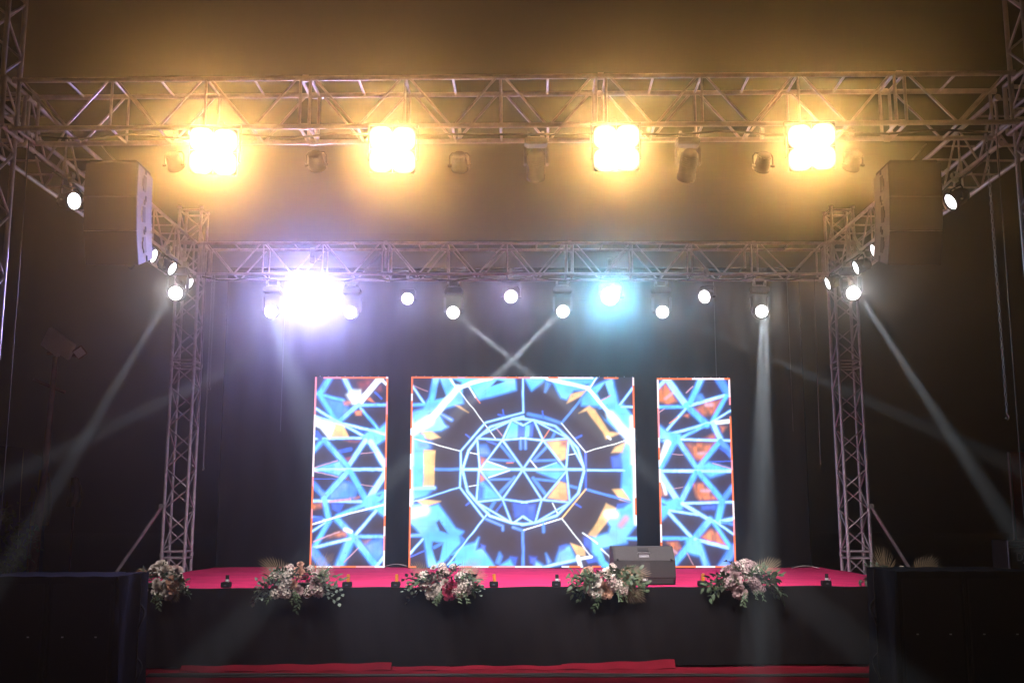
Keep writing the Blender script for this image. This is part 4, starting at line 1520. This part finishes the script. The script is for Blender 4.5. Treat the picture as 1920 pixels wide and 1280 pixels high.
arrangement(fx(1712), 6, [('cwhite', 3), ('rwhite', 2)], 16, [(-.12, (-.25, -.1, .9), 1.05), (.25, (.5, -.1, .55), 1.0)], 1.1, 'low white arrangement with tall palm fan behind the right bass speakers', dy=.25, rise=.9)

# ------------------------------------------------------------------ chains and hanging cables
def chain(x, y, z0, z1, label, link_h=.045):
    b = MB(); n = int((z1 - z0) / (link_h * .78))
    for i in range(n):
        zc = z0 + i * link_h * .78
        ring = []
        for k in range(8):
            a = 2 * math.pi * k / 8
            u = .012 * math.cos(a); v = (link_h / 2) * math.sin(a)
            ring.append(Vector((u, 0, v)) if i % 2 else Vector((0, u, v)))
        ring.append(ring[0]); b.tube([p + Vector((0, 0, zc - z0)) for p in ring], .0042, 5, cap=False)
    t = empty('hoist_chain', (x, y, z0), label=label, cat='chain', group='hanging hoist chains')
    b.build('links', M['steel'], t)
    mb = MB(); mb.tube([(0, 0, 0), (0, 0, -.05), (.02, 0, -.08), (.0, 0, -.11), (-.02, 0, -.09)], .008, 6); mb.build('hook', M['steel'], t)
def pc(px, py, Y): return PT(px, py, Y)
a_ = pc(393, 720, 16.7); chain(a_.x, 16.7, a_.z, TB, 'shorter thin chain hanging right of the rear left tower')
a_ = pc(379, 868, 16.75); chain(a_.x + .02, 16.75, a_.z, TB, 'long chain hanging close beside the rear left tower')
a_ = pc(1888, 766, 10.4); chain(a_.x, 10.4, a_.z, TB + .1, 'heavy chain hanging left of the front right tower', .06)
a_ = pc(1912, 640, 10.3); chain(a_.x + .12, 10.3, a_.z, TB + .1, 'second chain hanging beside the front right tower legs', .06)
for (x, y, Y, x2, y2, lab) in [(1893, 560, 10.45, 1917, 1010, 'thin cable hanging straight down beside the right chain'), (1527, 528, 17.0, 1531, 870, 'thin dark cable hanging from the rear truss right of the screens'), (28, 600, 10.6, 2, 1000, 'thin cable hanging beside the front left tower'),
                               (385, 530, 16.8, 371, 800, 'thin pale cable hanging beside the long chain on the left')]:
    p, q = pc(x, y, Y), pc(x2, y2, Y)
    mb = MB(); mb.tube([(p.x, Y, TB)] + [(p.x + (q.x - p.x) * k / 8 * .4, Y, TB + (q.z - TB) * k / 8) for k in range(1, 9)], .006, 5)
    tag(mb.build('hanging_cable', M['grey_plastic']), lab, 'cable', 'hanging cables')
# cable looms along the trusses
for (pts, lab) in [
    ([(-5.1 + i * .26, 16.93 + .03 * math.sin(i * 1.7), TB - .035 - .07 * abs(math.sin(i * .9))) for i in range(40)], 'dark cable loom strung along the rear truss underside'),
    ([(-5.2, 11.0 + i * .25, TB - .03 - .035 * abs(math.sin(i * .8))) for i in range(24)], 'dark cable loom strung along the left side truss'),
    ([(5.2, 11.0 + i * .25, TB - .03 - .035 * abs(math.sin(i * .8))) for i in range(24)], 'dark cable loom strung along the right side truss'),
    ([(-4.9 + i * .25, 10.32 + .03 * math.sin(i * 1.3) - .0175 * (-4.9 + i * .25), TB - .035 - .03 * abs(math.sin(i * .77))) for i in range(40)], 'dark cable loom strung along the front truss underside')]:
    mb = MB(); mb.tube(pts, .012, 5)
    tag(mb.build('cable_loom', M['cable']), lab, 'cable', 'cable looms on the trusses')
# distribution boxes lying in the rear truss
for (px, lab) in [(1412, 'small grey splitter box lying in the rear truss on the right'), (708, 'small grey splitter box lying in the rear truss on the left')]:
    p = pc(px, 508, 17.1)
    t = empty('splitter_box', p, label=lab, cat='cable box', group='splitter boxes in the rear truss')
    mb = MB(); mb.box((0, 0, 0), (.42, .16, .07), bev=.008); mb.build('case', M['monitor_light'], t)
    for k in range(5):
        mb = MB(); mb.tube([(-.15 + k * .075, -.08, 0), (-.15 + k * .075, -.10, 0)], .015, 10); mb.build('socket', M['rubber'], t)

# ------------------------------------------------------------------ background left and right
Yb = 20.0
base = pc(84, 880, Yb); topp = pc(104, 668, Yb)
fp = empty('floodlight_pole', (base.x, Yb, 0), label='reddish pole with two unlit square floodlights far left', cat='light pole')
mb = MB(); mb.tube([(-.15, 0, 0), (0, 0, base.z), (topp.x - base.x, 0, topp.z)], .08, 10, taper=.6); mb.build('pole', M['pole'], fp)
for (px, py, s, ang) in ((102, 641, .42, 35), (122, 652, .34, 32), (150, 660, .2, -35)):
    p = pc(px, py, Yb - .2) - Vector((base.x, Yb, 0))
    mb = MB(); mb.box((0, 0, 0), (s, .09, s), bev=.012); f_ = mb.build('floodlight', M['flood'] if s > .3 else M['pole'], fp, loc=p, rot=(R(25), R(ang), 0))
    mb = MB(); mb.box((0, -.05, 0), (s * .86, .012, s * .8)); mb.build('glass', M['flood'], f_)
mb = MB(); pa, pb = pc(64, 712, Yb) - Vector((base.x, Yb, 0)), pc(122, 735, Yb) - Vector((base.x, Yb, 0)); mb.tube([pa, pb], .035, 6); mb.build('cross_arm', M['pole'], fp)
mb = MB(); pa, pb = pc(88, 662, Yb) - Vector((base.x, Yb, 0)), pc(155, 668, Yb) - Vector((base.x, Yb, 0)); mb.tube([pa, pb], .03, 6); mb.build('cross_arm', M['pole'], fp)
# tarpaulin wall
tw = empty('tarpaulin_wall', (-11, 22, 0), label='dim blue tarpaulin wall panels beyond the left tower', cat='wall')
for (xa, xb, za, zb) in ((-3.6, -.95, 3.55, 3.36), (-.93, .95, 3.36, 3.22), (.97, 1.55, 3.2, 2.9)):
    def tp(u, v): x = xa / 1 + (xb - xa) * u; return (x * .9, .05 * math.sin(x * 6) + .04 * math.sin(v * 4 + x), (za + (zb - za) * u) * v)
    mb = MB(); mb.add(*grid_sheet(tp, 24, 8), True); mb.build('panel', M['blue_tarp'], tw)
for (px, y0, y1, wd, m, lab) in ((82, 880, 985, .38, 'yellow_cloth', 'dim ochre cloth hanging at the foot of the floodlight pole'), (140, 895, 950, .30, 'green_cloth', 'dim olive cloth right of the floodlight pole'), (60, 915, 940, .16, 'green_cloth', 'tiny olive cloth left of the ochre cloth')):
    p0, p1 = pc(px, y0, 21.0), pc(px, y1, 21.0)
    def cl(u, v): return ((u - .5) * wd * (1 - .5 * v ** 2) + .05 * math.sin(v * 3), .06 * math.sin(u * 12), (p0.z - p1.z) * (v - 1) + (p0.z - p1.z) )
    mb = MB(); mb.add([(a, b, c) for a, b, c in grid_sheet(cl, 14, 8)[0]], grid_sheet(cl, 14, 8)[1], True)
    tag(mb.build('hanging_cloth', M[m], loc=(p0.x, 21.0, p1.z)), lab, 'cloth', 'dim cloths in the left background')
    mb = MB(); mb.tube([(p0.x, 21.05, 0), (p0.x, 21.05, p0.z + .02)], .02, 6)
    tag(mb.build('cloth_post', M['pole']), 'thin post carrying the ' + lab.split(' cloth')[0].replace('tiny olive', 'tiny olive') + ' cloth', 'post', 'posts of the dim cloths')
# shrub at the left
sh = empty('shrub', (-8.9, 18.5, 0), label='dark leafy shrub at the lower left picture edge', cat='shrub')
mb = MB(); rg = random.Random(5)
for i in range(420):
    d = Vector((rg.gauss(0, 1), rg.gauss(0, 1), rg.gauss(0, 1))).normalized() * rg.uniform(.5, 1)
    p = Vector((d.x * .75, d.y * .6, 1.25 + d.z * .95))
    dd = Vector((rg.uniform(-1, 1), rg.uniform(-1, 1), rg.uniform(-.6, 1))).normalized()
    leaf(mb, p, dd, Vector((rg.uniform(-1, 1), rg.uniform(-1, 1), 1)).normalized(), rg.uniform(.12, .2), rg.uniform(.05, .08))
mb.build('foliage', M['leaf'], sh)
mb = MB()
for k in range(5):
    mb.tube([(0, 0, 0), (.15 * math.cos(k * 1.3), .15 * math.sin(k * 1.3), .6), (.5 * math.cos(k * 1.3), .4 * math.sin(k * 1.3), 1.5)], .03, 6, taper=.3)
mb.build('branches', M['stem'], sh)
p = pc(67, 1020, 20)
t = empty('notice_board', (p.x, 20, 0), label='tiny pale board on a post in the dark left background', cat='board')
mb = MB(); mb.box((0, 0, p.z), (.12, .02, .17), bev=.003); mb.build('board', M['pale'], t)
mb = MB(); mb.tube([(0, .03, 0), (0, .03, p.z + .05)], .015, 6); mb.build('post', M['pole'], t)
# red banner
p = pc(1894, 847, 19.5)
rb = empty('red_banner', (p.x, 19.5, 0), label='dark red upright banner at the right picture edge', cat='banner')
q = pc(1912, 1010, 19.5)
mb = MB()
def rbf(u, v): return ((q.x - p.x - .05) * (1 - v) + 1.6 * u, .04 * math.sin(u * 9), .3 + (p.z - .3) * v)
mb.add(*grid_sheet(rbf, 20, 8), True); mb.build('cloth', M['red_banner'], rb)
for x in (0.0, 1.6):
    mb = MB(); mb.tube([(x, .07, 0), (x, .07, p.z)], .025, 8); mb.build('pole', M['steel'], rb)
# dj console
pd = pc(1889, 1013, 14.6)
dj = empty('dj_booth', (pd.x, 14.6, 0), label='dark booth front with metal edge and letters DJ at the right edge', cat='booth')
mb = MB(); mb.box((.62, .25, pd.z / 2), (1.24, .5, pd.z), bev=.01); mb.build('case', M['black_metal'], dj)
mb = MB()
for a, b in (((.0, -.01, .0), (0, -.01, pd.z)), ((0, -.01, pd.z), (1.24, -.01, pd.z)), ((1.24, -.01, pd.z), (1.24, -.01, 0)), ((.0, -.01, pd.z - .08), (1.24, -.01, pd.z - .08))):
    mb.tube([a, b], .013, 6)
mb.build('metal_edge', M['steel'], dj)
fc = bpy.data.curves.new('lettering', 'FONT'); fc.body = 'DJ'; fc.size = .16; fc.extrude = .003; fc.align_x = 'LEFT'
fo = bpy.data.objects.new('lettering_source', fc); COL.objects.link(fo)
dg = bpy.context.evaluated_depsgraph_get(); dg.update()
me = bpy.data.meshes.new_from_object(fo.evaluated_get(dg)); bpy.data.objects.remove(fo)
me.materials.clear(); me.materials.append(M['white'])
tx = bpy.data.objects.new('lettering', me); tx.location = (.10, -.006, pd.z - .27); tx.rotation_euler = (math.pi / 2, 0, 0); tx.scale = (.8, 1, 1); link(tx, dj)

# ------------------------------------------------------------------ haze: one closed box of even density
mb = MB(); mb.box((0, 52, 8.0), (142, 122, 18.0))
hz = mb.build('haze', None or M['pale'])
hm = bpy.data.materials.new('haze'); hm.use_nodes = True
n = hm.node_tree
n.nodes.remove(n.nodes['Principled BSDF'])
pv = n.nodes.new('ShaderNodeVolumePrincipled')
pv.inputs['Color'].default_value = (0.92, 0.92, 0.92, 1)
pv.inputs['Density'].default_value = HAZE_DENSITY
pv.inputs['Anisotropy'].default_value = HAZE_G
n.links.new(pv.outputs[0], n.nodes['Material Output'].inputs['Volume'])
hz.data.materials.clear(); hz.data.materials.append(hm)
hz['kind'] = 'stuff'; hz['label'] = 'thin stage haze filling the air'
